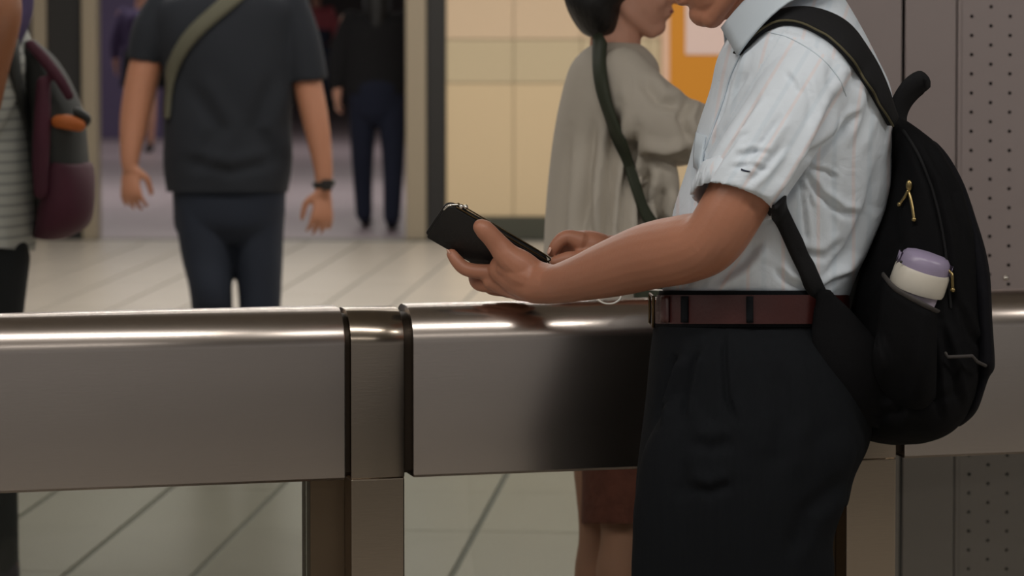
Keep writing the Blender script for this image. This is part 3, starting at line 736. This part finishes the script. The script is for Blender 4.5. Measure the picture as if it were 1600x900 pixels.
# haul loop
bm = bmesh.new()
E1 = [(1386,196,MD-.012),(1392,170,MD-.014),(1401,147,MD-.016),(1418,124,MD-.018),(1438,113,MD-.016),(1449,124,MD-.012)]
E2 = [(1416,200,MD+.012),(1414,182,MD+.012),(1421,165,MD+.010),(1434,150,MD+.008),(1447,141,MD+.006),(1451,139,MD+.006)]
A_ = resample([tuple(at(*q)) for q in E1], 26); B_ = resample([tuple(at(*q)) for q in E2], 26); rings = []
for i in range(len(A_)):
    a, b_ = Vector(A_[i]), Vector(B_[i]); t = Vector(A_[min(i+1,len(A_)-1)])-Vector(A_[max(i-1,0)]); n = (b_-a).cross(t).normalized()*.0040
    rings.append([a+n, a.lerp(b_,.5)+n*1.4, b_+n, b_-n, a.lerp(b_,.5)-n*1.4, a-n])
skin_rings(bm, rings); obj('haul_loop', bm, STRAPM, pk)
# shoulder strap over the near shoulder, piping, lower webbing
outer = [(1158,84),(1172,62),(1200,34),(1235,21),(1275,22),(1318,42),(1350,84),(1374,130),(1392,182)]
inner = [(1160,88),(1178,68),(1200,50),(1228,41),(1262,48),(1302,74),(1334,112),(1360,152),(1384,196)]
bm = bmesh.new(); ribbon(bm, shirt_bvh, outer, inner, n=60, m=5, off=.011, th=.009, D=4.40, dive=4); st = obj('shoulder_strap', bm, STRAPM, pk)
bm = bmesh.new()
ii = resample(inner, 60); pts = [(*hit(shirt_bvh, a, b_, 4.40, .0105)[0], .0017) for a, b_ in ii[4:]]; pa = np.array(pts)
for _ in range(3): pa[1:-1] = pa[1:-1]*.5 + (pa[:-2]+pa[2:])*.25
tube(bm, [tuple(q) for q in pa], per=1, seg=8); obj('strap_piping', bm, PIPING, st)
bm = bmesh.new(); ribbon(bm, shirt_bvh, [(1222,305),(1240,345),(1262,395),(1300,485)], [(1200,322),(1218,362),(1240,412),(1272,482)], n=30, m=3, off=.0075, th=.004, D=4.47)
obj('lower_strap', bm, STRAPM, pk)
# far-side straps for other viewpoints
bm = bmesh.new()
ptube(bm, [(1390,200,4.70,12),(1350,90,4.76,12),(1280,30,4.78,12),(1200,40,4.80,12),(1150,120,4.80,12),(1120,230,4.80,12),(1180,330,4.81,10),(1280,430,4.80,10),(1330,480,4.76,10)], flat=.3, flat_axis=Vector((0,1,.3)), seg=12, per=6)
obj('shoulder_strap', bm, STRAPM, pk)
# zip line and pulls
bm = bmesh.new(); pline(bm, pb, [(1412,205),(1440,250),(1462,310),(1475,370),(1482,430),(1485,480)], .0022, .001); obj('zip_line', bm, STRAPM, pk)
def pull(pts_list, slider):
    bm = bmesh.new(); p, n = hit(pb, *slider, 4.47, .006); ell(bm, p, (.0045,.004,.0085)); z = obj('zip_pull', bm, BRASS, pk)
    for ln in pts_list:
        bm = bmesh.new(); q = [(*hit(pb, a, b_, 4.47, .006)[0], .0022) for a, b_ in resample(ln, 8)]; tube(bm, q, per=1, seg=8)
        ell(bm, Vector(q[-1][:3]), (.0036,.0036,.0036), seg=10); obj('pull_cord', bm, BRASS, z)
pull([[(1423,300),(1418,310),(1411,321)], [(1425,302),(1428,322),(1430,344)]], (1425,291))
pull([[(1484,418),(1490,430),(1492,452)]], (1481,413))
bm = bmesh.new(); pline(bm, bvh_of(fm) if False else pb, [(1480,547),(1500,556),(1522,568)], .0024, .018, n=5, D=4.5); obj('zip_line', bm, RIM, pk)

# bottle
ba = Vector((.29,-.14,.95)).normalized(); bc = at(1437,436,4.405) 
bo = thing('bottle', 'lilac bottle with off-white band standing in the backpack side pocket', 'bottle', bc - ba*.10)
bx = ba.cross(Vector((0,1,0))).normalized(); by = ba.cross(bx)
def lathe(bm, prof, seg=40):
    skin_rings(bm, [[bc + ba*h + (bx*math.cos(2*math.pi*k/seg)+by*math.sin(2*math.pi*k/seg))*r for k in range(seg)] for h, r in prof])
bm = bmesh.new(); lathe(bm, [(-.100,.026),(-.098,.029),(-.05,.033),(-.012,.0335),(-.008,.031)]); sharp(obj('bottle_body', bm, LILAC2, bo))
bm = bmesh.new(); lathe(bm, [(-.016,.034),(-.0155,.0385),(-.010,.0395),(.012,.0388),(.016,.037),(.016,.030)]); sharp(obj('lid_band', bm, OFFW, bo))
bm = bmesh.new(); lathe(bm, [(.012,.0355),(.014,.0358),(.024,.0350),(.032,.0335),(.037,.029),(.040,.018),(.041,.006)]); lidp = sharp(obj('lid', bm, LILAC, bo))
bm = bmesh.new(); frame_box(bm, bc + ba*.022 + bx*.034 - by*0, bx, by, ba, (-.004,-.006,-.010), (.0025,.006,.006), .002); obj('lid_clasp', bm, LILAC, lidp)
bm = bmesh.new(); frame_box(bm, bc + ba*.022 - bx*.034, bx, by, ba, (-.0035,-.006,-.004), (.004,.006,.008), .002); obj('lid_hinge', bm, LILAC, lidp)
bm = bmesh.new(); q = at(1408,409,4.38); ell(bm, q, (.0022,.0022,.0022), seg=8); obj('hinge_pin', bm, FRAMED, lidp)

# wallet
wl_ = Vector((.855,.07,-.495)).normalized(); wh = (Vector((.22,-.50,.62))); wh = (wh - wl_*wh.dot(wl_)).normalized(); wn = wl_.cross(wh).normalized()
if wn.y > 0: wn = -wn
wtop = at(702,318,4.742)                                      # upper left corner, near face
wal = thing('wallet', 'black clasp purse with bronze frame held in the hand above the rail', 'wallet', wtop)
WLn, WHt = .174, .082
def wp(a, b_, c): return wtop + wl_*a - wh*b_ - wn*c
def wslab(bm, a0, a1, b0, b1, c0, c1, r=.012):
    pts = []
    for cx, cy, s0 in ((a1-r,b0+r,-90),(a1-r,b1-r,0),(a0+r*.4,b1-r*.4,90),(a0+r*1.2,b0+r*1.2,180)):
        rr = r if cx > (a0+a1)/2 else r*(.4 if cy > (b0+b1)/2 else 1.2)
        for k in range(6): t = math.radians(s0+18*k); pts.append((cx+rr*math.cos(t), cy+rr*math.sin(t)))
    ca, cb_ = (a0+a1)/2, (b0+b1)/2; rings = []
    for c, sc_ in ((c0,.97),(c0+.0012,1),(c1-.0012,1),(c1,.97)): rings.append([wp(ca+(a-ca)*sc_, cb_+(b_-cb_)*sc_, c) for a, b_ in pts])
    skin_rings(bm, rings)
bm = bmesh.new(); wslab(bm, 0, WLn, .003, WHt, 0, .0055); sharp(obj('front_flap', bm, LEATHER, wal))
bm = bmesh.new(); wslab(bm, -.004, WLn-.002, .003, WHt, .0063, .0118); sharp(obj('back_flap', bm, LEATHER, wal))
bm = bmesh.new()
for c in (.0015,.0103): tube(bm, [(*wp(.012,0,c),.0011),(*wp(WLn*.5,.001,c),.0011),(*wp(WLn-.008,.003,c),.0011),(*wp(WLn-.0005,.010,c),.0012)], seg=8, per=4)
obj('metal_frame', bm, BRONZE, wal)
bm = bmesh.new(); ell(bm, wp(.018,-.0030,.004), (.0040,)*3, seg=12); ell(bm, wp(.024,-.0030,.008), (.0040,)*3, seg=12); obj('kiss_clasp', bm, CHROME, wal)
bm = bmesh.new(); tube(bm, [(*wp(-.001,.018,.003),.0018),(*wp(.002,.008,.005),.002),(*wp(.012,.001,.008),.002)], seg=8, per=3); obj('frame_corner', bm, CHROME, wal)

# white cable
bm = bmesh.new(); ptube(bm, [(868,412,4.80,1.6),(864,408,4.86,1.6),(866,402,4.88,1.6)], seg=8)
cpts = [(930,460,4.74,1.5),(934,468,4.735,1.5),(945,474,4.73,1.5),(958,474,4.73,1.5),(968,468,4.735,1.5),(974,458,4.75,1.5),(1000,452,4.80,1.5),(1036,454,4.80,1.5)]
bm.free(); bm = bmesh.new(); ptube(bm, cpts, seg=8, per=6); tag(obj('cable', bm, WHITE), 'thin white cable looping under the forearm above the rail', 'cable')

# ================================================================== WOMAN IN TUNIC
WDp = 6.30
wo = thing('person', 'person with short black bob, grey-beige tunic and rust lace skirt', 'person', (at(980,900,WDp).x, WDp, 0))
bm = bmesh.new(); wc = at(983,-27,WDp); wf = Vector((.985,-.10,-.10)); wh_ = .222
P2, ax2 = head_shell(bm, wc, wf, Vector((.1,0,1)), wh_)
ptube(bm, [(968,20,WDp,38),(962,60,WDp,40),(960,110,WDp,44)])
loft(bm, [(85,925,1000,WDp,.10),(120,905,1015,WDp,.15),(200,895,1010,WDp,.14),(300,900,1010,WDp,.12),(420,895,1030,WDp,.14),(520,900,1040,WDp,.15),(600,915,1030,WDp,.13)])
for Dd, x0 in ((WDp-.09,968),(WDp+.08,934)):
    ptube(bm, [(x0+6,560,Dd,58),(x0+4,700,Dd,46),(x0+2,830,Dd,32),(x0-4,900,Dd,33),(x0,1000,Dd,26),(x0,1095,Dd,19),(x0+2,1120,Dd,19)], seg=16)
    tube(bm, [(*at(x0,1112,Dd),.03),(*at(x0+60,1128,Dd),.026),(*at(x0+130,1135,Dd),.016)], seg=12)
ptube(bm, [(985,115,WDp-.14,34),(1015,180,WDp-.15,30),(1040,215,WDp-.15,27),(1085,205,WDp-.13,24),(1150,165,WDp-.10,18)], seg=14)
hand_shell(bm, at(1150,165,WDp-.10), Vector((.8,.1,.55)), Vector((-.5,0,.8)), .165, .9)
ptube(bm, [(955,115,WDp+.14,34),(985,190,WDp+.16,30),(1010,235,WDp+.16,27),(1080,220,WDp+.12,24),(1140,185,WDp+.06,18)], seg=14)
hand_shell(bm, at(1140,185,WDp+.06), Vector((.8,-.2,.5)), Vector((-.5,0,.8)), .165, .9, -1)
finish('body', remesh(bm, .005, 4), SKIN2, wo)
for k in (-1,1):
    bm = bmesh.new(); ell(bm, P2(.312,.135*k,.02), (.045*wh_,.05*wh_,.035*wh_), ax2, 12); obj('eye', bm, EYEW, wo)
    bm = bmesh.new(); ell(bm, P2(.347,.135*k,.02), (.014*wh_,.024*wh_,.024*wh_), ax2, 10); obj('iris', bm, IRIS, wo)
bm = bmesh.new(); ell(bm, P2(.392,0,-.215), (.03*wh_,.085*wh_,.022*wh_), ax2, 12); obj('lips', bm, LIPS, wo)
bm = bmesh.new()
loft(bm, [(-135,930,1005,WDp,.05),(-115,905,1030,WDp,.075),(-70,884,1035,WDp,.088),(-20,878,1010,WDp,.092),(10,884,978,WDp,.09),(35,897,970,WDp,.08),(52,910,966,WDp,.06),(58,922,955,WDp,.035)], seg=40)
hm2 = remesh(bm, .005, 3); lumps(hm2, .002, 90, 5, (1,1,.2)); finish('hair', hm2, HAIR, wo)
bm = bmesh.new()
loft(bm, [(66,928,1000,WDp,.07),(80,908,1016,WDp,.12),(105,889,1030,WDp,.165),(160,874,1030,WDp,.18),(220,864,1022,WDp,.17),(300,856,1036,WDp,.18),(380,851,1050,WDp,.19),(470,847,1062,WDp,.20),(560,850,1068,WDp,.205),(640,856,1070,WDp,.20)], seg=70)
ptube(bm, [(975,115,WDp-.15,40),(1005,165,WDp-.165,54),(1045,195,WDp-.165,54),(1085,205,WDp-.15,48),(1112,206,WDp-.13,42)], seg=30)
ptube(bm, [(1000,215,WDp-.14,34),(1030,275,WDp-.13,30),(1040,330,WDp-.12,20)], seg=20)
ptube(bm, [(955,115,WDp+.15,40),(990,190,WDp+.17,50),(1050,220,WDp+.15,44),(1100,210,WDp+.1,38)], seg=30)
tu = remesh(bm, .006, 5); lumps(tu, .007, 20, 12, (1,1,.35))
cut(tu, at(960,575,WDp), Vector((0,0,-1)))
folds(tu, [([(965,160),(955,260),(945,380),(940,470)], 9, .022), ([(930,180),(918,280),(905,390)], 9, .016), ([(995,200),(975,300),(968,400)], 9, .022), ([(890,200),(880,320),(874,460)], 8, .012), ([(920,280),(925,380),(922,460)], 7, .014), ([(1000,240),(1040,250),(1080,240)], 9, .022), ([(1015,255),(1000,320),(1010,390)], 8, .02), ([(1000,120),(1030,160),(1070,165)], 9, .012), ([(1080,150),(1065,185),(1080,225)], 7, .014), ([(1040,290),(1030,330),(1040,380)], 8, .018)])
tub = bvh_of(tu); finish('tunic', tu, TUNIC, wo)
bm = bmesh.new(); loft(bm, [(520,905,1035,WDp,.14),(640,905,1034,WDp,.15),(740,910,1030,WDp,.16),(800,909,1028,WDp,.165),(822,909,1026,WDp,.165)], seg=60)
sk = remesh(bm, .006, 3); lumps(sk, .008, 40, 2, (1,1,.2)); cut(sk, at(960,818,WDp), tn(818,-1)); finish('skirt', sk, SKIRT, wo)
for Dd, x0 in ((WDp-.09,968),(WDp+.08,934)):
    bm = bmesh.new(); shoe_mesh(bm, Vector((at(x0-14,1120,Dd).x,Dd,0)), Vector((1,0,0)), .235); obj('shoe', bm, SHOE, wo)
bg_ = thing('crossbody_bag', 'dark olive shoulder bag on a strap over the grey-beige tunic', 'bag', at(1062,440,WDp-.24))
bm = bmesh.new(); ribbon(bm, tub, [(932,72),(940,130),(960,200),(985,280),(1008,350),(1040,400)], [(948,66),(954,120),(972,190),(997,270),(1018,340),(1050,395)], n=40, m=3, off=.022, th=.010, D=WDp-.15, sm=14); obj('strap', bm, GREENSTRAP, bg_)
bm = bmesh.new(); b0 = at(1065,395,WDp-.27); box(bm, (b0.x-.09,b0.y-.035,b0.z-.16), (b0.x+.09,b0.y+.035,b0.z+.02), .015); obj('bag_body', bm, GREENSTRAP, bg_)

# ================================================================== MAN IN SLATE T-SHIRT
ND = 10.75
nv = thing('person', 'person walking in dark slate t-shirt and blue jeans, khaki strap across chest', 'person', (at(358,675,ND).x, ND, 0))
bm = bmesh.new(); nc = at(362,-85,ND); nh = .235
P3, ax3 = head_shell(bm, nc, Vector((-.1,-.97,-.15)), Vector((0,0,1)), nh)
ptube(bm, [(362,-60,ND,26),(358,-20,ND,28),(358,20,ND,34)])
loft(bm, [(12,300,415,ND,.08),(60,280,435,ND,.10),(150,280,432,ND,.105),(260,280,432,ND,.11),(330,300,420,ND,.10)])
for pts in ([(320,340,ND-.03,26),(328,470,ND-.09,22),(330,560,ND+.02,22),(335,640,ND+.12,16)], [(404,340,ND,26),(407,470,ND-.04,22),(408,580,ND-.06,22),(410,655,ND-.05,16)]): ptube(bm, pts, seg=16)
ptube(bm, [(246,30,ND,18),(228,100,ND,26),(212,175,ND-.02,24),(204,235,ND-.05,17),(203,262,ND-.06,13)], seg=14)
hand_shell(bm, at(203,258,ND-.06), Vector((.05,-.2,-1)), Vector((.45,1,0)), .182, .5, 1)
ptube(bm, [(458,30,ND,18),(478,120,ND,23),(494,195,ND-.02,21),(505,265,ND-.04,15),(505,300,ND-.05,13)], seg=14)
hand_shell(bm, at(505,296,ND-.05), Vector((-.03,-.2,-1)), Vector((-.45,1,0)), .182, .5, -1)
finish('body', remesh(bm, .006, 4), mat('skin_warm', (176,122,94), .5, sub=.1), nv)
for k in (-1,1):
    bm = bmesh.new(); ell(bm, P3(.312,.135*k,.02), (.045*nh,.05*nh,.035*nh), ax3, 12); obj('eye', bm, EYEW, nv)
    bm = bmesh.new(); ell(bm, P3(.347,.135*k,.02), (.014*nh,.024*nh,.024*nh), ax3, 10); obj('iris', bm, IRIS, nv)
bm = bmesh.new(); ell(bm, P3(-.10,0,.2), (.42*nh,.36*nh,.35*nh), ax3); hm3 = remesh(bm, .006, 2); cut(hm3, P3(.2,0,.1), (ax3[0]-ax3[2]*.5).normalized()); finish('hair', hm3, HAIR, nv)
bm = bmesh.new()
loft(bm, [(-22,325,392,ND,.07),(-8,268,445,ND,.10),(10,240,468,ND,.12),(50,242,462,ND,.135),(120,256,458,ND,.14),(200,258,456,ND,.145),(260,256,457,ND,.15),(305,262,450,ND,.15),(340,266,446,ND,.145)], seg=60)
c1, c2 = at(228,97,ND), at(480,127,ND); n1, n2 = Vector((-.15,0,-1)).normalized(), Vector((.12,0,-1)).normalized()
cut_ptube(bm, [(252,8,ND,26),(236,50,ND,31),(226,95,ND,30),(218,135,ND,29)], c1, n1, seg=20)
cut_ptube(bm, [(456,8,ND,26),(470,60,ND,31),(480,120,ND,31),(486,165,ND,30)], c2, n2, seg=20)
ts = remesh(bm, .008, 4); recess(ts, c1, n1, .056, .05); recess(ts, c2, n2, .056, .05); lumps(ts, .006, 18, 21)
cut(ts, at(350,300,ND), tn(300,-1))
folds(ts, [([(290,120),(340,200),(300,280)], 14, .010), ([(430,110),(400,200),(440,270)], 14, .012), ([(280,250),(360,270),(440,250)], 10, .008)])
tsb = bvh_of(ts); finish('t_shirt', ts, NAVY, nv)
bm = bmesh.new(); loft(bm, [(285,268,446,ND,.14),(320,270,446,ND,.145),(355,274,444,ND,.14),(380,290,430,ND,.10)], seg=50)
loft(bm, [(320,272,360,ND-.02,.10),(400,286,362,ND-.05,.10),(470,298,362,ND-.09,.09),(560,306,358,ND+.0,.08),(640,312,356,ND+.1,.07)], seg=30)
loft(bm, [(320,360,446,ND,.10),(400,366,444,ND-.02,.10),(470,374,440,ND-.04,.09),(560,380,436,ND-.06,.08),(655,386,434,ND-.05,.07)], seg=30)
jm = remesh(bm, .008, 3); lumps(jm, .006, 22, 31); finish('jeans', jm, JEANS, nv)
bm = bmesh.new(); shoe_mesh(bm, Vector((at(335,640,ND).x, ND+.14, .02)), Vector((-.05,-1,0))); obj('shoe', bm, SHOE, nv)
bm = bmesh.new(); shoe_mesh(bm, Vector((at(410,660,ND).x, ND-.02, 0)), Vector((.05,-1,0))); obj('shoe', bm, SHOE, nv)
cb = thing('crossbody_bag', 'khaki strap and small bag slung across the dark slate t-shirt', 'bag', at(268,230,ND+.17))
bm = bmesh.new(); ribbon(bm, tsb, [(372,-22),(330,12),(290,50),(268,90),(258,130),(256,185)], [(408,-22),(362,16),(315,56),(286,95),(272,140),(268,185)], n=30, m=3, off=.012, th=.006, D=ND-.1); obj('strap', bm, OLIVE, cb)
bm = bmesh.new(); b0 = at(275,225,ND+.2); box(bm, (b0.x-.04,b0.y-.04,b0.z-.09), (b0.x+.2,b0.y+.05,b0.z+.09), .02); obj('bag_body', bm, BLACKCLOTH, cb)
bm = bmesh.new(); wc2 = at(506,288,ND-.045)
ring_ = [(wc2.x+.034*math.cos(a), wc2.y+.034*math.sin(a), wc2.z+.004*math.cos(a), .011) for a in [2*math.pi*k/16 for k in range(17)]]
wt = thing('wristwatch', 'dark watch on the wrist of the person in slate t-shirt', 'watch', wc2)
tube(bm, ring_, per=1, seg=8, flat=.35, flat_axis=None, round_ends=False); obj('strap', bm, WATCHM, wt)
bm = bmesh.new(); frame_box(bm, wc2+Vector((.012,-.036,0)), X, Vector((0,1,0)), Vector((0,0,1)), (-.018,-.008,-.018), (.018,.006,.018), .004); obj('watch_case', bm, FRAMED, wt, smooth=False)

# ================================================================== PERSON AT THE LEFT EDGE
LD = 7.85
le = thing('person', 'person at the left edge in grey striped top with a backpack', 'person', (at(-20,900,LD).x, LD, 0))
bm = bmesh.new(); lc = at(-25,-80,LD); lh = .228
P4, ax4 = head_shell(bm, lc, Vector((-.97,-.1,-.1)), Vector((0,0,1)), lh)
ptube(bm, [(-10,-40,LD,36),(-6,20,LD,38),(-5,80,LD,42)])
loft(bm, [(50,-35,35,LD,.12),(120,-50,42,LD,.14),(230,-50,45,LD,.13),(330,-45,30,LD,.11),(400,-45,20,LD,.11)])
ptube(bm, [(-8,400,LD-.08,34),(-12,520,LD-.08,32),(-14,620,LD-.07,28),(-2,740,LD-.06,24),(8,850,LD-.06,20),(8,885,LD-.06,22)], seg=16)
ptube(bm, [(-20,400,LD+.08,34),(-50,520,LD+.08,32),(-80,640,LD+.07,36),(-110,760,LD+.06,32),(-130,880,LD+.05,24)], seg=16)
ptube(bm, [(0,90,LD-.16,34),(-20,150,LD-.18,30),(-30,190,LD-.2,27),(-10,110,LD-.26,24),(8,40,LD-.27,24),(12,0,LD-.25,22),(5,-40,LD-.22,18)], seg=14)
hand_shell(bm, at(5,-40,LD-.22), Vector((-.3,.2,1)), Vector((-.6,.5,0)), .17, .9)
ptube(bm, [(-10,90,LD+.16,34),(-40,180,LD+.18,28),(-110,220,LD+.16,24),(-160,180,LD+.1,19)], seg=14)
hand_shell(bm, at(-160,180,LD+.1), Vector((-.8,-.1,.5)), Vector((.4,0,.8)), .17, .9, -1)
finish('body', remesh(bm, .006, 4), mat('skin_brown', (150,98,66), .5, sub=.1), le)
bm = bmesh.new(); ell(bm, P4(-.10,0,.2), (.43*lh,.37*lh,.36*lh), ax4); ell(bm, P4(-.25,0,-.05), (.22*lh,.3*lh,.3*lh), ax4); hm4 = remesh(bm, .006, 2); finish('hair', hm4, HAIR, le)
for k in (-1,1):
    bm = bmesh.new(); ell(bm, P4(.312,.135*k,.02), (.045*lh,.05*lh,.035*lh), ax4, 12); obj('eye', bm, EYEW, le)
bm = bmesh.new(); loft(bm, [(42,-35,38,LD,.10),(70,-55,46,LD,.15),(120,-66,50,LD,.18),(200,-68,54,LD,.17),(300,-66,62,LD,.17),(360,-64,58,LD,.175),(410,-62,50,LD,.18)], seg=60)
ptube(bm, [(0,95,LD-.15,42),(-18,150,LD-.18,40),(-28,180,LD-.2,36)], seg=20); ptube(bm, [(-10,95,LD+.15,42),(-36,170,LD+.18,38)], seg=20)
te = remesh(bm, .007, 4); lumps(te, .010, 22, 44); cut(te, at(0,386,LD), (tn(386,-1)+Vector((-.1,0,0))).normalized())
co = vco(te); a_ = te.attributes.new('stripe','FLOAT','POINT'); a_.data.foreach_set('value', ((co[:,2]+.02*np.sin(co[:,0]*9))/.026+40).astype(np.float32))
teb = bvh_of(te); finish('striped_top', te, TEEM, le)
bm = bmesh.new(); ptube(bm, [(10,52,LD-.08,30),(38,20,LD-.05,14),(42,-20,LD-.02,12)], seg=14); finish('collar_scarf', remesh(bm,.007,3), PLUM, le)
bm = bmesh.new(); loft(bm, [(375,-58,42,LD,.165),(420,-62,36,LD,.165),(470,-66,26,LD,.15)], seg=50)
ptube(bm, [(-2,400,LD-.08,50),(-10,520,LD-.08,44),(-12,640,LD-.07,36),(-2,760,LD-.06,30),(4,880,LD-.06,26)], seg=20); ptube(bm, [(-20,400,LD+.08,55),(-50,520,LD+.08,46),(-80,640,LD+.07,38),(-110,760,LD+.06,34),(-128,860,LD+.05,28)], seg=20)
finish('trousers', remesh(bm,.008,3), mat('black_trousers', (16,20,22), .9), le)
bm = bmesh.new(); shoe_mesh(bm, Vector((at(22,900,LD).x,LD-.06,0)), Vector((-1,0,0))); obj('shoe', bm, mat('plum_black_shoe',(44,36,50),.6), le)
bm = bmesh.new(); shoe_mesh(bm, Vector((at(-110,900,LD).x,LD+.05,0)), Vector((-1,0,0))); obj('shoe', bm, MATS['plum_black_shoe'], le)
lp = thing('backpack', 'burgundy and charcoal backpack with orange patch at the left edge', 'backpack', at(100,375,LD))
bm = bmesh.new(); loft(bm, [(62,36,52,LD,.06),(90,40,82,LD,.10),(130,44,110,LD,.13),(180,50,130,LD,.15),(240,52,136,LD,.15),(290,58,138,LD,.15),(330,60,140,LD,.15)], seg=50)
b1 = remesh(bm,.007,4); lumps(b1,.006,26,50); b1b = bvh_of(b1); finish('pack_body', b1, CHARN, lp)
bm = bmesh.new(); loft(bm, [(255,62,140,LD,.158),(285,62,146,LD,.165),(330,60,147,LD,.165),(355,58,135,LD,.15),(372,54,105,LD,.10)], seg=50)
b2 = remesh(bm,.007,4); lumps(b2,.008,30,51); finish('lower_pocket', b2, BURG, lp)
bm = bmesh.new(); ptube(bm, [(48,70,LD-.10,9),(68,92,LD-.13,10),(92,122,LD-.15,9),(108,150,LD-.15,8)], seg=12); ptube(bm, [(68,130,LD-.14,12),(66,190,LD-.16,14),(64,250,LD-.165,14),(64,300,LD-.165,12)], seg=12); finish('side_trim', remesh(bm,.006,3), BURG, lp)
bm = bmesh.new(); ptube(bm, [(90,190,LD-.16,10),(106,191,LD-.165,12),(124,196,LD-.155,10)], seg=14); obj('patch', bm, ORANGE, lp, label='orange rolled bundle')
bm = bmesh.new(); ptube(bm, [(122,176,LD-.15,8),(134,186,LD-.14,9),(130,196,LD-.14,6)], seg=10); obj('side_buckle', bm, WATCHM, lp)
bm = bmesh.new(); ribbon(bm, teb, [(10,60),(12,110),(28,170),(48,240),(58,270)], [(26,58),(28,110),(40,170),(58,230),(66,255)], n=24, m=3, off=.010, th=.006, D=LD-.17); obj('shoulder_strap', bm, CHARN, lp)

# ================================================================== PEOPLE FAR BEHIND
def far_person(label, D, cx, top_m, bot_m, skin, split, hem, skirt=False, facing=Vector((0,-1,0)), width=1.0, legs=None, shoe=SHOE, stride=.1, longhair=False):
    k = F/D; w = k*width
    fp = thing('person', label, 'person', (wx(cx,D), D, 0)); cxm = wx(cx, D)
    def v(x, y, z, r): return (cxm+x, D+y, z, r)
    bm = bmesh.new(); head_shell(bm, Vector((cxm, D, 1.56)), facing, Vector((0,0,1)), .22)
    tube(bm, [v(0,0,1.46,.055), v(0,0,1.36,.06)])
    tube(bm, [v(0,0,1.28,.11), v(0,0,1.1,.12), v(0,0,.9,.15)], flat=.75, flat_axis=Vector((0,1,0)), seg=20)
    for s in (-1,1):
        tube(bm, [v(.19*s,0,1.33,.05), v(.25*s,.02,1.08,.042), v(.26*s,-.06*s,.84,.03)], seg=10)
        hand_shell(bm, Vector((cxm+.26*s, D-.06*s, .85)), Vector((0,-.1,-1)), Vector((-s,0,0)), .16, .6, s)
        tube(bm, [v(.09*s,0,.9,.085), v(.09*s,-stride*s*.5,.5,.055), v(.09*s,-stride*s,.28,.05), v(.09*s,-stride*s*1.2,.08,.036)], seg=12)
    finish('body', remesh(bm,.011,3), skin, fp)
    bm = bmesh.new(); ell(bm, (cxm,D,1.6), (.092,.105,.092)); ell(bm, (cxm,D+.03,1.54), (.09,.08,.10))
    if longhair: tube(bm, [v(0,-.04,1.55,.09), v(0,-.06,1.40,.085), v(0,-.09,1.30,.06)], seg=16)
    me = remesh(bm,.01,2)
    if not longhair: cut(me, Vector((cxm,D,1.56))+facing*.05, (facing-Vector((0,0,.5))).normalized())
    finish('hair', me, HAIR, fp)
    bm = bmesh.new(); W = .20*width
    tube(bm, [v(0,0,1.38,.10), v(0,0,1.30,W), v(0,0,1.1,W*.95), v(0,0,hem,W*.92)], flat=.65, flat_axis=Vector((0,1,0)), seg=24, round_ends=False)
    for s in (-1,1): tube(bm, [v(.17*s,0,1.33,.065), v(.25*s,.02,1.1,.06), v(.265*s,-.05*s,.93,.05)], seg=12)
    finish('top', remesh(bm,.011,3), top_m, fp)
    bm = bmesh.new()
    if skirt:
        tube(bm, [v(0,0,hem+.05,W*.9), v(0,0,.75,W), v(0,0,split,W*1.1)], flat=.7, flat_axis=Vector((0,1,0)), seg=24, round_ends=False); finish('skirt', remesh(bm,.011,2), bot_m, fp)
    else:
        tube(bm, [v(0,0,hem+.05,W*.85), v(0,0,.82,W*.8)], flat=.75, flat_axis=Vector((0,1,0)), seg=24)
        for s in (-1,1): tube(bm, [v(.09*s,0,.85,.10), v(.10*s,-stride*s*.5,.5,.075), v(.10*s,-stride*s,.28,.062), v(.095*s,-stride*s*1.2,.09,.055)], seg=14)
        finish('trousers', remesh(bm,.011,2), bot_m, fp)
    for s in (-1,1):
        bm = bmesh.new(); shoe_mesh(bm, Vector((cxm+.09*s, D-stride*s*1.2-facing.y*.0+.05, 0)), Vector((0,facing.y,0)) if abs(facing.y)>.3 else facing, .25); obj('shoe', bm, shoe, fp)
    return fp
far_person('person in black top and indigo jeans walking just beyond the doorway', 20.3, 590, BLACKCLOTH, JEANS2, SKIN2, .5, .86, width=1.12, stride=.12, facing=Vector((0,1,0)), longhair=True)
far_person('distant person in plum top and dark skirt with bare legs, behind the slate t-shirt', 31, 222, PLUM, BLACKCLOTH, SKIN2, .62, .95, skirt=True)
far_person('distant person in pink top beside the sleeve of the slate t-shirt', 40, 494, PINKC, mat('slate_blue_cloth',(60,66,84),.9), SKIN2, .5, 1.18, width=1.0)
hb = thing('handbag', 'small black handbag carried by the distant person in plum top', 'bag', (wx(250,30.7), 30.7, .85))
bm = bmesh.new(); c0 = Vector((wx(252,30.7), 30.7, .62)); box(bm, (c0.x-.10,c0.y-.05,c0.z), (c0.x+.12,c0.y+.05,c0.z+.26), .02); obj('bag_body', bm, BLACKCLOTH, hb)
bm = bmesh.new(); tube(bm, [(c0.x-.07,c0.y,c0.z+.25,.008),(c0.x-.03,c0.y,c0.z+.40,.008),(c0.x+.06,c0.y,c0.z+.40,.008),(c0.x+.09,c0.y,c0.z+.25,.008)], seg=8); obj('handle', bm, BLACKCLOTH, hb)

# drop leftovers that no object uses
for me in list(bpy.data.meshes):
    if me.users == 0: bpy.data.meshes.remove(me)
